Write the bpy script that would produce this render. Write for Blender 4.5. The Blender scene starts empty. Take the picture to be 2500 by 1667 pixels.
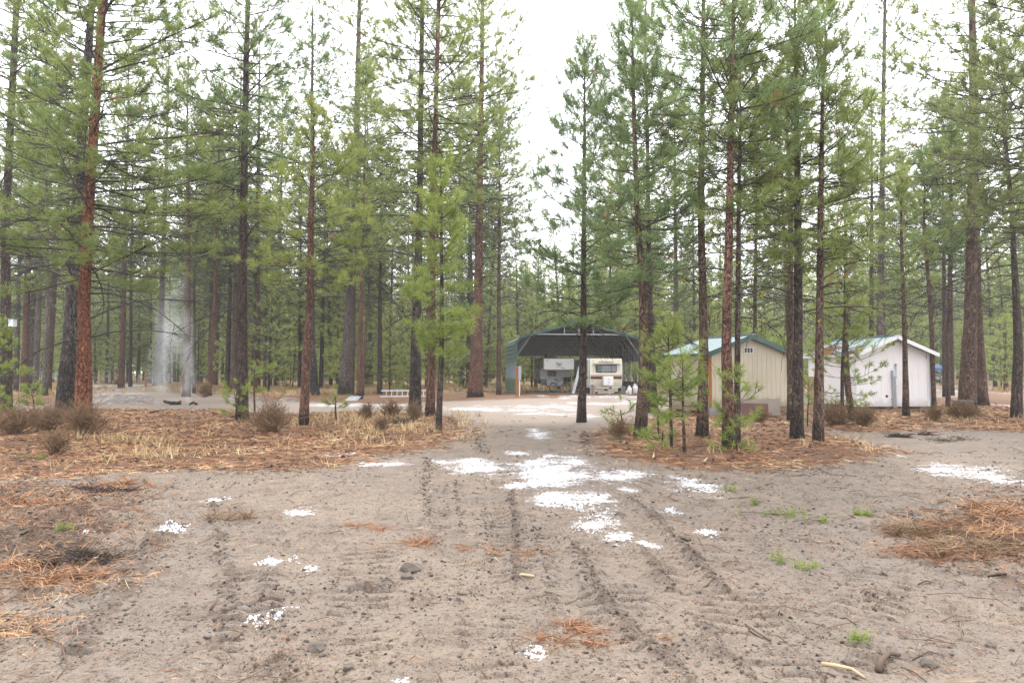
import bpy, math, random
import numpy as np
from mathutils import Vector

# ------------------------------------------------------------------ camera, sky, sun, exposure
SC = bpy.context.scene
COL = SC.collection
F = 1667.0                       # focal length in photograph pixels (24 mm on a 36 mm wide frame)
CAM_H = 1.6
PITCH = math.atan(70.5 / F)
cam = bpy.data.cameras.new('camera')
cam.lens = 24.0; cam.sensor_width = 36.0; cam.clip_start = 0.05; cam.clip_end = 3000
cam_o = bpy.data.objects.new('camera', cam); COL.objects.link(cam_o)
cam_o.location = (0, 0, CAM_H)
cam_o.rotation_euler = (math.pi / 2 + PITCH, 0, 0)
SC.camera = cam_o

SUN_EL, SUN_AZ = math.radians(50), math.radians(22)
world = bpy.data.worlds.new('World'); SC.world = world; world.use_nodes = True
wn = world.node_tree; wn.nodes.clear()
w_out = wn.nodes.new('ShaderNodeOutputWorld'); w_bg = wn.nodes.new('ShaderNodeBackground')
w_sky = wn.nodes.new('ShaderNodeTexSky'); w_sky.sky_type = 'NISHITA'; w_sky.sun_disc = False
w_sky.sun_elevation = SUN_EL; w_sky.sun_rotation = SUN_AZ; w_sky.dust_density = 4; w_sky.air_density = 1.0
w_hs = wn.nodes.new('ShaderNodeHueSaturation'); w_hs.inputs['Saturation'].default_value = 0.15
w_tc = wn.nodes.new('ShaderNodeTexCoord'); w_no = wn.nodes.new('ShaderNodeTexNoise')
w_no.inputs['Scale'].default_value = 2.5; w_no.inputs['Detail'].default_value = 4
w_rm = wn.nodes.new('ShaderNodeValToRGB')
w_rm.color_ramp.elements[0].color = (0.88, 0.90, 0.93, 1); w_rm.color_ramp.elements[1].color = (1, 1, 1, 1)
w_mul = wn.nodes.new('ShaderNodeMix'); w_mul.data_type = 'RGBA'; w_mul.blend_type = 'MULTIPLY'
w_mul.inputs[0].default_value = 1.0; w_mul.inputs[7].default_value = (12.6, 12.9, 13.3, 1)
w_mix = wn.nodes.new('ShaderNodeMix'); w_mix.data_type = 'RGBA'; w_mix.inputs[0].default_value = 0.9
L = wn.links.new
L(w_sky.outputs[0], w_hs.inputs['Color']); L(w_tc.outputs['Generated'], w_no.inputs['Vector'])
L(w_no.outputs[0], w_rm.inputs[0]); L(w_rm.outputs[0], w_mul.inputs[6])
L(w_hs.outputs[0], w_mix.inputs[6]); L(w_mul.outputs[2], w_mix.inputs[7])
L(w_mix.outputs[2], w_bg.inputs['Color']); w_bg.inputs['Strength'].default_value = 0.13
L(w_bg.outputs[0], w_out.inputs['Surface'])

sun = bpy.data.lights.new('sun', 'SUN'); sun.energy = 1.5; sun.angle = math.radians(14); sun.color = (1.0, 0.96, 0.9)
sun_o = bpy.data.objects.new('sun', sun); COL.objects.link(sun_o)
sd = Vector((math.sin(SUN_AZ) * math.cos(SUN_EL), math.cos(SUN_AZ) * math.cos(SUN_EL), math.sin(SUN_EL)))
sun_o.rotation_euler = sd.to_track_quat('Z', 'Y').to_euler()

SC.view_settings.view_transform = 'Standard'; SC.view_settings.look = 'None'
SC.view_settings.exposure = 1.45; SC.view_settings.gamma = 1.0; SC.view_settings.use_curve_mapping = False
SC.cycles.max_bounces = 10; SC.cycles.diffuse_bounces = 6; SC.cycles.glossy_bounces = 2
SC.cycles.transmission_bounces = 8; SC.cycles.volume_bounces = 1; SC.cycles.transparent_max_bounces = 8
SC.cycles.use_denoising = True
try: SC.cycles.denoiser = 'OPENIMAGEDENOISE'
except Exception: pass

# ------------------------------------------------------------------ helpers
RS = np.random.RandomState(7)
random.seed(7)
cp, sp = math.cos(PITCH), math.sin(PITCH)
def ray(px, py):
    a, b = (px - 1250.0) / F, (833.5 - py) / F
    return Vector((a, cp - b * sp, sp + b * cp))
def gp(px, py):                  # a measured place on the ground
    r = ray(px, py); t = -CAM_H / r.z
    return Vector((r.x * t, r.y * t, 0.0))
def atY(px, py, Y):              # a measured place at a known depth
    r = ray(px, py); t = Y / r.y
    return Vector((r.x * t, Y, CAM_H + r.z * t))

def npmesh(name, V, Fc, mats, attrs=None, smooth=False, mi=None):
    V = np.ascontiguousarray(V, dtype=np.float32); Fc = np.ascontiguousarray(Fc, dtype=np.int32)
    k = Fc.shape[1]; nf = len(Fc)
    me = bpy.data.meshes.new(name)
    me.vertices.add(len(V)); me.vertices.foreach_set('co', V.ravel())
    me.loops.add(nf * k); me.loops.foreach_set('vertex_index', Fc.ravel())
    me.polygons.add(nf); me.polygons.foreach_set('loop_start', np.arange(0, nf * k, k, dtype=np.int32))
    if smooth: me.polygons.foreach_set('use_smooth', np.ones(nf, dtype=bool))
    for m in (mats if isinstance(mats, (list, tuple)) else [mats]): me.materials.append(m)
    if mi is not None: me.polygons.foreach_set('material_index', np.asarray(mi, dtype=np.int32))
    me.update(calc_edges=True)
    for an, av in (attrs or {}).items():
        at = me.attributes.new(an, 'FLOAT', 'POINT'); at.data.foreach_set('value', np.asarray(av, dtype=np.float32))
    return me
def link(name, me, parent=None, loc=None):
    o = bpy.data.objects.new(name, me); COL.objects.link(o)
    if parent is not None: o.parent = parent
    if loc is not None: o.location = loc
    return o
def tag(o, label=None, cat=None, group=None, kind=None):
    if label: o['label'] = label
    if cat: o['category'] = cat
    if group: o['group'] = group
    if kind: o['kind'] = kind
    return o
def empty(name, loc=(0, 0, 0), rz=0.0):
    o = bpy.data.objects.new(name, None); COL.objects.link(o); o.empty_display_size = 0.2
    o.location = loc; o.rotation_euler = (0, 0, rz); return o
def copy_tree(o, parent=None):
    c = o.copy(); COL.objects.link(c)
    if parent is not None: c.parent = parent
    for ch in list(o.children): copy_tree(ch, c)
    return c

class MB:                        # small mesh collector: boxes, tubes, prisms -> one mesh object
    def __init__(s): s.v = []; s.f = []; s.m = []
    def add(s, V, Fs, m=0):
        b = len(s.v); s.v += [tuple(p) for p in V]
        for f in Fs: s.f.append(tuple(i + b for i in f)); s.m.append(m)
        return s
    def box(s, x0, x1, y0, y1, z0, z1, m=0):
        V = [(x0, y0, z0), (x1, y0, z0), (x1, y1, z0), (x0, y1, z0), (x0, y0, z1), (x1, y0, z1), (x1, y1, z1), (x0, y1, z1)]
        return s.add(V, [(0, 3, 2, 1), (4, 5, 6, 7), (0, 1, 5, 4), (1, 2, 6, 5), (2, 3, 7, 6), (3, 0, 4, 7)], m)
    def hexa(s, V, m=0):
        return s.add(V, [(0, 3, 2, 1), (4, 5, 6, 7), (0, 1, 5, 4), (1, 2, 6, 5), (2, 3, 7, 6), (3, 0, 4, 7)], m)
    def bar(s, a, b, w, h, up=(0, 0, 1), m=0):          # rectangular bar from a to b
        a = Vector(a); b = Vector(b); d = (b - a).normalized(); u = Vector(up)
        x = d.cross(u)
        if x.length < 1e-4: x = d.cross(Vector((1, 0, 0)))
        x.normalize(); y = x.cross(d).normalized()
        V = []
        for p in (a, b):
            for sx, sy in ((-1, -1), (1, -1), (1, 1), (-1, 1)): V.append(p + x * (w / 2 * sx) + y * (h / 2 * sy))
        return s.add(V, [(0, 1, 2, 3), (7, 6, 5, 4), (0, 4, 5, 1), (1, 5, 6, 2), (2, 6, 7, 3), (3, 7, 4, 0)], m)
    def tube(s, pts, radii, n=8, m=0, cap=True):
        pts = [Vector(p) for p in pts]
        if not hasattr(radii, '__len__'): radii = [radii] * len(pts)
        b = len(s.v); prev = None
        for i, p in enumerate(pts):
            d = (pts[min(i + 1, len(pts) - 1)] - pts[max(i - 1, 0)]).normalized()
            if prev is None:
                x = d.cross(Vector((0, 0, 1)))
                if x.length < 0.1: x = d.cross(Vector((0, 1, 0)))
            else:
                x = prev - d * prev.dot(d)
            x.normalize(); prev = x; y = d.cross(x)
            for k in range(n):
                a = 2 * math.pi * k / n
                s.v.append(tuple(p + (x * math.cos(a) + y * math.sin(a)) * radii[i]))
        for i in range(len(pts) - 1):
            for k in range(n):
                k2 = (k + 1) % n
                s.f.append((b + i * n + k, b + i * n + k2, b + (i + 1) * n + k2, b + (i + 1) * n + k)); s.m.append(m)
        if cap:
            s.f.append(tuple(b + k for k in range(n - 1, -1, -1))); s.m.append(m)
            s.f.append(tuple(b + (len(pts) - 1) * n + k for k in range(n))); s.m.append(m)
        return s
    def lathe(s, prof, n=16, c=(0, 0, 0), m=0):
        return s.tube([(c[0], c[1], c[2] + z) for r, z in prof], [r for r, z in prof], n, m)
    def prism(s, poly, y0, y1, m=0):                    # polygon in x,z pulled along y
        n = len(poly)
        V = [(x, y0, z) for x, z in poly] + [(x, y1, z) for x, z in poly]
        Fs = [tuple(range(n - 1, -1, -1)), tuple(range(n, 2 * n))]
        Fs += [(i, (i + 1) % n, n + (i + 1) % n, n + i) for i in range(n)]
        Fs = [tuple(reversed(f)) for f in Fs]
        return s.add(V, Fs, m)
    def torus(s, c, R, r, axis='y', n=24, k=6, m=0):
        b = len(s.v)
        for i in range(n):
            a = 2 * math.pi * i / n
            for j in range(k):
                t = 2 * math.pi * j / k; rr = R + r * math.cos(t); h = r * math.sin(t)
                p = (rr * math.cos(a), h, rr * math.sin(a)) if axis == 'y' else (rr * math.cos(a), rr * math.sin(a), h)
                s.v.append((c[0] + p[0], c[1] + p[1], c[2] + p[2]))
        for i in range(n):
            for j in range(k):
                i2, j2 = (i + 1) % n, (j + 1) % k
                s.f.append((b + i * k + j, b + i2 * k + j, b + i2 * k + j2, b + i * k + j2)); s.m.append(m)
        return s
    def build(s, name, mats, parent=None, loc=None, smooth=False, bevel=0.0):
        me = bpy.data.meshes.new(name); me.from_pydata(s.v, [], s.f)
        for mm in (mats if isinstance(mats, (list, tuple)) else [mats]): me.materials.append(mm)
        me.polygons.foreach_set('material_index', np.array(s.m, dtype=np.int32))
        if smooth: me.polygons.foreach_set('use_smooth', np.ones(len(s.f), dtype=bool))
        me.update()
        o = link(name, me, parent, loc)
        if bevel > 0:
            md = o.modifiers.new('bevel', 'BEVEL'); md.width = bevel; md.segments = 2; md.limit_method = 'ANGLE'
        return o

# value noise on numpy arrays
_LAT = RS.rand(256, 256)
def vnoise(x, y, seed=0):
    x = np.asarray(x) + seed * 17.31; y = np.asarray(y) + seed * 9.77
    xi = np.floor(x).astype(int); yi = np.floor(y).astype(int)
    fx = x - xi; fy = y - yi; fx = fx * fx * (3 - 2 * fx); fy = fy * fy * (3 - 2 * fy)
    g = lambda a, b: _LAT[a & 255, b & 255]
    return (g(xi, yi) * (1 - fx) + g(xi + 1, yi) * fx) * (1 - fy) + (g(xi, yi + 1) * (1 - fx) + g(xi + 1, yi + 1) * fx) * fy
def fbm(x, y, o=4, seed=0):
    t = 0; a = 0.5; s = 0
    for i in range(o):
        t = t + a * vnoise(x * 2 ** i, y * 2 ** i, seed + i); s += a; a *= 0.5
    return t / s

# ------------------------------------------------------------------ materials
class G:
    def __init__(s, name):
        s.m = bpy.data.materials.new(name); s.m.use_nodes = True; s.t = s.m.node_tree
        s.b = s.t.nodes['Principled BSDF']; s.out = s.t.nodes['Material Output']
    def n(s, typ, ins=None, **kw):
        nd = s.t.nodes.new(typ)
        for k, v in kw.items(): setattr(nd, k, v)
        for k, v in (ins or {}).items(): s.put(nd.inputs[k], v)
        return nd
    def put(s, sock, v):
        if isinstance(v, bpy.types.NodeSocket): s.t.links.new(v, sock)
        elif isinstance(v, bpy.types.Node): s.t.links.new(v.outputs[0], sock)
        else: sock.default_value = v
    def coord(s, which='Object', scale=(1, 1, 1)):
        c = s.n('ShaderNodeTexCoord')
        return s.n('ShaderNodeMapping', {'Vector': c.outputs[which], 'Scale': scale}).outputs[0]
    def pos(s, scale=(1, 1, 1)):
        g = s.n('ShaderNodeNewGeometry')
        return s.n('ShaderNodeMapping', {'Vector': g.outputs['Position'], 'Scale': scale}).outputs[0]
    def noise(s, v, scale, detail=3, rough=0.5, dist=0.0):
        return s.n('ShaderNodeTexNoise', {'Vector': v, 'Scale': scale, 'Detail': detail, 'Roughness': rough, 'Distortion': dist}).outputs[0]
    def vor(s, v, scale, feature='F1', out=0):
        return s.n('ShaderNodeTexVoronoi', {'Vector': v, 'Scale': scale}, feature=feature).outputs[out]
    def math(s, op, a, b=0.0, c=0.0, clamp=False):
        nd = s.n('ShaderNodeMath', operation=op); nd.use_clamp = clamp
        s.put(nd.inputs[0], a); s.put(nd.inputs[1], b); s.put(nd.inputs[2], c); return nd.outputs[0]
    def ramp(s, f, stops, interp='LINEAR'):
        nd = s.n('ShaderNodeValToRGB'); cr = nd.color_ramp; cr.interpolation = interp
        while len(cr.elements) < len(stops): cr.elements.new(0.5)
        for e, (p, c) in zip(cr.elements, stops):
            e.position = p; e.color = (c, c, c, 1) if not hasattr(c, '__len__') else (c[0], c[1], c[2], 1)
        s.put(nd.inputs[0], f); return nd.outputs[0]
    def mix(s, f, a, b, blend='MIX'):
        nd = s.n('ShaderNodeMix', data_type='RGBA', blend_type=blend)
        s.put(nd.inputs[0], f)
        for i, v in ((6, a), (7, b)):
            if hasattr(v, '__len__') and not isinstance(v, bpy.types.NodeSocket): v = (v[0], v[1], v[2], 1)
            s.put(nd.inputs[i], v)
        return nd.outputs[2]
    def attr(s, name):
        return s.n('ShaderNodeAttribute', attribute_name=name).outputs['Fac']
    def sstep(s, f, lo, hi):
        nd = s.n('ShaderNodeMapRange', interpolation_type='SMOOTHSTEP')
        s.put(nd.inputs[0], f); nd.inputs[1].default_value = lo; nd.inputs[2].default_value = hi
        return nd.outputs[0]
    def bump(s, h, strength=0.5, dist=0.02):
        nd = s.n('ShaderNodeBump', {'Height': h, 'Strength': strength, 'Distance': dist})
        s.t.links.new(nd.outputs[0], s.b.inputs['Normal']); return nd
    def col(s, c):
        if hasattr(c, '__len__') and not isinstance(c, bpy.types.NodeSocket): c = (c[0], c[1], c[2], 1)
        s.put(s.b.inputs['Base Color'], c)
    def done(s, rough=0.8, metal=0.0, spec=0.3):
        s.put(s.b.inputs['Roughness'], rough); s.put(s.b.inputs['Metallic'], metal)
        s.b.inputs['Specular IOR Level'].default_value = spec
        return s.m

def simple(name, c, rough=0.7, metal=0.0, var=0.15, scale=6.0, dirt=0.0, dirtc=(0.1, 0.07, 0.05), bump=0.0, spec=0.3):
    c = [q * 0.70 for q in c]; dirtc = [q * 0.70 for q in dirtc]
    g = G(name); v = g.coord()
    f = g.noise(v, scale, 5, 0.6)
    cc = g.mix(f, [x * (1 - var) for x in c], [min(1, x * (1 + var)) for x in c])
    if dirt > 0:
        d = g.sstep(g.noise(g.coord(scale=(1, 1, 0.35)), scale * 0.6, 6, 0.65), 0.52, 0.75)
        cc = g.mix(g.math('MULTIPLY', d, dirt), cc, dirtc)
    g.col(cc)
    if bump > 0: g.bump(g.noise(v, scale * 6, 4), bump, 0.01)
    return g.done(rough, metal, spec)

def bark(name, plate, plate2, crack, sz=1.0, charz=0.6, charh=0.5):
    plate, plate2, crack = [[q * 0.86 for q in c] for c in (plate, plate2, crack)]
    g = G(name); c0 = g.n('ShaderNodeTexCoord').outputs['Object']
    wob = g.n('ShaderNodeTexNoise', {'Vector': c0, 'Scale': 5.0, 'Detail': 3})
    vv = g.mix(0.22, c0, wob.outputs['Color'], 'ADD')
    v = g.n('ShaderNodeMapping', {'Vector': vv, 'Scale': (1, 1, 0.30)}).outputs[0]
    v2 = g.n('ShaderNodeMapping', {'Vector': c0, 'Scale': (1, 1, 0.22)}).outputs[0]
    e = g.vor(v, 19 / sz, 'DISTANCE_TO_EDGE')
    cell = g.n('ShaderNodeTexVoronoi', {'Vector': v, 'Scale': 19 / sz}).outputs['Color']
    cs = g.n('ShaderNodeSeparateColor', {'Color': cell}).outputs[0]
    fine = g.noise(v2, 26 / sz, 6, 0.75); mid = g.noise(v2, 9 / sz, 4, 0.65)
    pc = g.mix(g.sstep(g.math('ADD', g.math('MULTIPLY', cs, 0.45), g.math('MULTIPLY', fine, 0.75)), 0.35, 0.95), plate, plate2)
    crk = g.sstep(g.math('ADD', g.math('ADD', e, g.math('MULTIPLY', g.math('SUBTRACT', fine, 0.5), 0.42)), g.math('MULTIPLY', g.math('SUBTRACT', mid, 0.45), 0.30)), -0.03, 0.16)
    cc = g.mix(crk, crack, pc)
    cc = g.mix(g.math('MULTIPLY', g.sstep(g.noise(c0, 1.3, 3), 0.45, 0.7), 0.35), cc, crack)
    # scorched foot of the trunk, an irregular burn mark
    z = g.n('ShaderNodeSeparateXYZ', {'Vector': c0}).outputs[2]
    bn = g.math('ADD', z, g.math('MULTIPLY', g.math('SUBTRACT', g.noise(v, 3.5, 4), 0.5), 2.2 * charh))
    ch = g.math('MULTIPLY', g.math('SUBTRACT', 1.0, g.sstep(bn, charh * 0.45, charh * 1.3)), charz)
    cc = g.mix(ch, cc, (0.018, 0.015, 0.014))
    g.col(cc)
    h = g.math('ADD', g.math('MULTIPLY', crk, 1.0), g.math('MULTIPLY', fine, 0.5))
    g.bump(h, 1.0, 0.04)
    return g.done(0.92, 0, 0.15)

BARK = {
 'dark':  bark('bark_dark', (0.062, 0.044, 0.037), (0.150, 0.112, 0.092), (0.016, 0.012, 0.011), 0.8),
 'brown': bark('bark_brown', (0.100, 0.062, 0.046), (0.230, 0.150, 0.112), (0.025, 0.017, 0.014), 0.85),
 'red':   bark('bark_red', (0.150, 0.056, 0.032), (0.290, 0.120, 0.068), (0.040, 0.019, 0.014), 0.9, 0.4, 0.25),
 'rust':  bark('bark_rust', (0.115, 0.058, 0.042), (0.250, 0.138, 0.100), (0.030, 0.018, 0.014), 0.85, 0.85, 0.4),
 'grey':  bark('bark_grey', (0.105, 0.083, 0.072), (0.235, 0.185, 0.160), (0.030, 0.024, 0.022), 0.9, 0.7, 0.8),
 'char':  bark('bark_charred', (0.050, 0.040, 0.037), (0.190, 0.155, 0.140), (0.010, 0.009, 0.009), 0.95, 0.55, 2.2),
}
def needle_mat(name, a, b, dead=(0.26, 0.15, 0.06)):
    g = G(name)
    t = g.attr('tone')
    c = g.mix(t, a, b)
    c = g.mix(g.sstep(t, 0.985, 1.0), c, dead)
    g.col(c)
    m = g.done(0.55, 0, 0.25)
    tr = g.n('ShaderNodeBsdfTranslucent'); g.t.links.new(c, tr.inputs['Color'])
    mx = g.n('ShaderNodeMixShader', {0: 0.45})
    g.t.links.new(g.b.outputs[0], mx.inputs[1]); g.t.links.new(tr.outputs[0], mx.inputs[2])
    g.t.links.new(mx.outputs[0], g.out.inputs['Surface'])
    return m
NEEDLE = {
 'blue':   needle_mat('needles_bluish', (0.105, 0.155, 0.060), (0.245, 0.310, 0.120)),
 'mid':    needle_mat('needles_mid', (0.130, 0.172, 0.046), (0.295, 0.335, 0.098)),
 'yellow': needle_mat('needles_yellowish', (0.160, 0.200, 0.044), (0.335, 0.365, 0.100)),
 'dim':    needle_mat('needles_dim', (0.095, 0.122, 0.046), (0.215, 0.235, 0.088)),
 'fresh':  needle_mat('needles_fresh', (0.140, 0.190, 0.038), (0.290, 0.340, 0.080)),
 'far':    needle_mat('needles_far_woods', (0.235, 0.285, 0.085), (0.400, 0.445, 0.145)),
}
M_LIMB = simple('limb_wood', (0.062, 0.050, 0.043), 0.9, 0, 0.45, 9)
M_LICHEN = simple('yellow_lichen', (0.36, 0.32, 0.03), 0.9, 0, 0.2)
M_TWIG = simple('twig_brown', (0.13, 0.075, 0.045), 0.9, 0, 0.4, 8)
# ------------------------------------------------------------------ ground: masks measured on the photograph, turned into places on the ground
def wpoly(pts): return np.array([[gp(*p).x, gp(*p).y] for p in pts])
def sd_poly(P, X, Y):            # signed distance, inside positive
    d = np.full(X.shape, 1e9); ins = np.zeros(X.shape, bool); n = len(P)
    for i in range(n):
        a, b = P[i], P[(i + 1) % n]; e = b - a
        wx, wy = X - a[0], Y - a[1]
        t = np.clip((wx * e[0] + wy * e[1]) / (e @ e), 0, 1)
        d = np.minimum(d, np.hypot(wx - e[0] * t, wy - e[1] * t))
        c = ((a[1] <= Y) & (b[1] > Y)) | ((b[1] <= Y) & (a[1] > Y))
        if abs(e[1]) > 1e-9:
            ins ^= c & (X < a[0] + (Y - a[1]) / e[1] * e[0])
    return np.where(ins, d, -d)
LIT = [wpoly(p) for p in (
    [(-400, 1175), (0, 1165), (160, 1172), (300, 1150), (480, 1146), (660, 1150), (800, 1146), (900, 1118), (1060, 1096), (1135, 1058), (1110, 1024), (1050, 1010), (880, 1004), (680, 1010), (500, 1000), (200, 1000), (-400, 1010)],
    [(1435, 1078), (1480, 1108), (1570, 1128), (1700, 1146), (1850, 1150), (2010, 1136), (2140, 1118), (2175, 1104), (2080, 1082), (2010, 1062), (1960, 1040), (1760, 1010), (1640, 1010), (1560, 1040), (1450, 1062)],
    [(1980, 1044), (2150, 1056), (2320, 1048), (2560, 1056), (2900, 1050), (2900, 950), (2400, 948), (2380, 968), (2280, 970), (2100, 990), (1960, 1010)],
    [(1600, 1010), (1960, 1050), (2000, 1010), (1960, 990), (1700, 985)],
    [(600, 975), (900, 986), (1060, 982), (1250, 974), (1620, 966), (1620, 957), (1250, 950), (900, 950), (600, 950)],
    [(-300, 985), (220, 985), (220, 958), (-300, 955)],
)]
PATCH = [wpoly(p) for p in (       # disturbed, root-strewn edges nearer the camera
    [(-300, 1190), (120, 1180), (330, 1225), (310, 1290), (330, 1340), (240, 1440), (60, 1470), (-300, 1480)],
    [(2260, 1295), (2420, 1210), (2600, 1200), (2800, 1460), (2520, 1440), (2330, 1370)],
    [(-200, 1500), (60, 1500), (90, 1560), (-200, 1600)],
)]
GRASS = [wpoly(p) for p in (
    [(600, 962), (760, 968), (850, 958), (1050, 955), (1250, 950), (1600, 950), (1600, 930), (600, 930)],
    [(260, 1075), (320, 1088), (430, 1112), (320, 1128), (250, 1100)],
    [(820, 1010), (1060, 1010), (1090, 1040), (900, 1070), (780, 1050)],
    [(-300, 960), (200, 962), (200, 935), (-300, 935)],
)]
def ell(cx, cy, rx, ry):
    c = gp(cx, cy); e = gp(cx + rx, cy); a = gp(cx, cy - ry); b = gp(cx, cy + ry)
    return (c.x, (a.y + b.y) / 2, abs(e.x - c.x), abs(a.y - b.y) / 2)
HAIL = [ell(*p[:4]) + ((0.86 if k < 6 or k == 8 else 0.68) if p[1] > 1060 else 0.66,) for k, p in enumerate((
    (1165, 1141, 105, 17), (1335, 1162, 110, 37), (1240, 1181, 45, 14), (1370, 1227, 105, 21), (1502, 1160, 80, 14), (1538, 1193, 32, 7),
    (1450, 1285, 62, 34), (1510, 1318, 55, 26), (1568, 1331, 36, 12), (1700, 1194, 68, 24), (1636, 1247, 34, 18), (1720, 1291, 36, 11),
    (1303, 1590, 34, 24), (1272, 1110, 36, 9), (940, 1136, 58, 8), (835, 1117, 72, 7), (741, 1256, 42, 12), (660, 1375, 34, 10), (725, 1366, 30, 10),
    (762, 1385, 30, 12), (650, 1512, 48, 27), (972, 1660, 30, 12), (682, 1645, 36, 9), (508, 1221, 52, 11), (424, 1301, 68, 11), (215, 1303, 22, 6),
    (2404, 1158, 92, 22), (2440, 1145, 60, 8), (2208, 1114, 16, 5), (850, 990, 170, 5), (1160, 998, 105, 7), (1325, 995, 95, 8), (1455, 969, 165, 5),
    (1330, 1054, 42, 12), (1415, 1015, 46, 8), (1560, 980, 80, 5), (1450, 985, 120, 4), (1320, 1010, 110, 6), (300, 961, 80, 3), (2335, 955, 60, 10), (2450, 990, 30, 3), (300, 941, 90, 3)))]
LANE = [wpoly(p) for p in ([(560, 1012), (900, 1006), (1060, 1008), (1180, 1030), (1440, 1040), (1640, 1000), (1640, 962), (1260, 966), (1000, 980), (600, 982)],
                           [(180, 968), (420, 966), (400, 950), (380, 938), (180, 938)], [(2270, 972), (2400, 966), (2420, 938), (2270, 938)])]
# crawler tracks: centre line, width, depth
TRACKS = []
for pts, w, amp in (([(1230, 1425), (1233, 1225)], 0.30, 1.0), ([(1075, 1300), (1070, 1180)], 0.22, 0.7), ([(1322, 1480), (1300, 1300)], 0.34, 0.45),
                    ([(1725, 1470), (1640, 1335)], 0.42, 1.25), ([(630, 1667), (600, 1400)], 0.42, 1.1), ([(1560, 1600), (1480, 1420)], 0.5, 0.5),
                    ([(1900, 1660), (1760, 1420)], 0.5, 0.45), ([(860, 1600), (900, 1330)], 0.45, 0.35), ([(2060, 1600), (2160, 1380)], 0.5, 0.3),
                    ([(1180, 1667), (1190, 1480)], 0.42, 0.4)):
    a, b = gp(*pts[0]), gp(*pts[1])
    TRACKS.append((np.array([a.x, a.y]), np.array([b.x, b.y]), w, amp))
RIDGES = []                       # pushed-up strings of clods beside the tracks
def ridge(pts, w, h):
    for p, q in zip(pts[:-1], pts[1:]):
        a, b = gp(*p), gp(*q); RIDGES.append((np.array([a.x, a.y]), np.array([b.x, b.y]), w, h))
for pts, w, h in (([(1262, 1430), (1258, 1280), (1248, 1200)], 0.05, 0.035), ([(1765, 1440), (1700, 1365), (1612, 1275), (1540, 1215)], 0.07, 0.045), ([(1650, 1440), (1610, 1390), (1560, 1330)], 0.06, 0.035),
                  ([(1690, 1660), (1600, 1590), (1500, 1500), (1440, 1400), (1400, 1320)], 0.07, 0.035), ([(1840, 1667), (1745, 1560), (1690, 1500)], 0.07, 0.03), ([(180, 1600), (240, 1530), (330, 1390), (430, 1290)], 0.10, 0.04),
                  ([(575, 1520), (560, 1400), (530, 1300), (520, 1230)], 0.06, 0.028), ([(860, 1445), (960, 1425)], 0.07, 0.05), ([(1010, 1460), (1120, 1470), (1180, 1440)], 0.05, 0.02),
                  ([(1060, 1330), (1035, 1190), (1045, 1120)], 0.06, 0.02), ([(1130, 1300), (1110, 1180)], 0.04, 0.016), ([(1190, 1400), (1185, 1240)], 0.04, 0.016), ([(1355, 1500), (1330, 1380), (1310, 1290)], 0.05, 0.02),
                  ([(700, 1667), (690, 1520), (650, 1400)], 0.06, 0.025), ([(1480, 1480), (1420, 1380)], 0.05, 0.02), ([(1960, 1560), (1900, 1480), (1850, 1420)], 0.05, 0.018), ([(2150, 1500), (2130, 1420)], 0.05, 0.015),
                  ([(1440, 1120), (1420, 1060)], 0.10, 0.02), ([(1180, 1110), (1160, 1050)], 0.10, 0.02)): ridge(pts, w, h)

def seg_uv(a, b, X, Y):
    e = b - a; ln = math.hypot(*e); e = e / ln
    wx, wy = X - a[0], Y - a[1]
    t = wx * e[0] + wy * e[1]; u = -wx * e[1] + wy * e[0]
    return t, u, ln
def masks(X, Y):
    D = np.maximum(Y, 3.0)
    soft = 0.05 * D
    f = lambda s, k=1.0: np.clip(0.5 + s / (2 * soft * k), 0, 1)
    lit = np.zeros(X.shape); gr = np.zeros(X.shape); pa = np.zeros(X.shape); la = np.zeros(X.shape)
    for P in LIT: lit = np.maximum(lit, f(sd_poly(P, X, Y)))
    for P in PATCH: pa = np.maximum(pa, f(sd_poly(P, X, Y), 1.6))
    for P in GRASS: gr = np.maximum(gr, f(sd_poly(P, X, Y), 1.5))
    for P in LANE: la = np.maximum(la, f(sd_poly(P, X, Y)))
    ha = np.zeros(X.shape); wx_ = (fbm(X * 1.6, Y * 0.9, 4, 81) - .5) * 2; wy_ = (fbm(X * 1.6, Y * 0.9, 4, 91) - .5) * 2
    for cx, cy, rx, ry, hs_ in HAIL:
        d = np.sqrt(((X - cx) / rx + wx_ * 1.1) ** 2 + ((Y - cy) / ry + wy_ * 1.1) ** 2)
        ha = np.maximum(ha, hs_ * np.clip(1.15 - 0.70 * d, 0, 1))
    # beyond the yard everything is needle litter and dry grass
    far = np.clip((Y - 46) / 6, 0, 1)
    lit = np.maximum(lit, 0.75 * far * (1 - la)); gr = np.maximum(gr, far * (1 - la) * 0.75)
    return lit, gr, pa, la, ha
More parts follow.
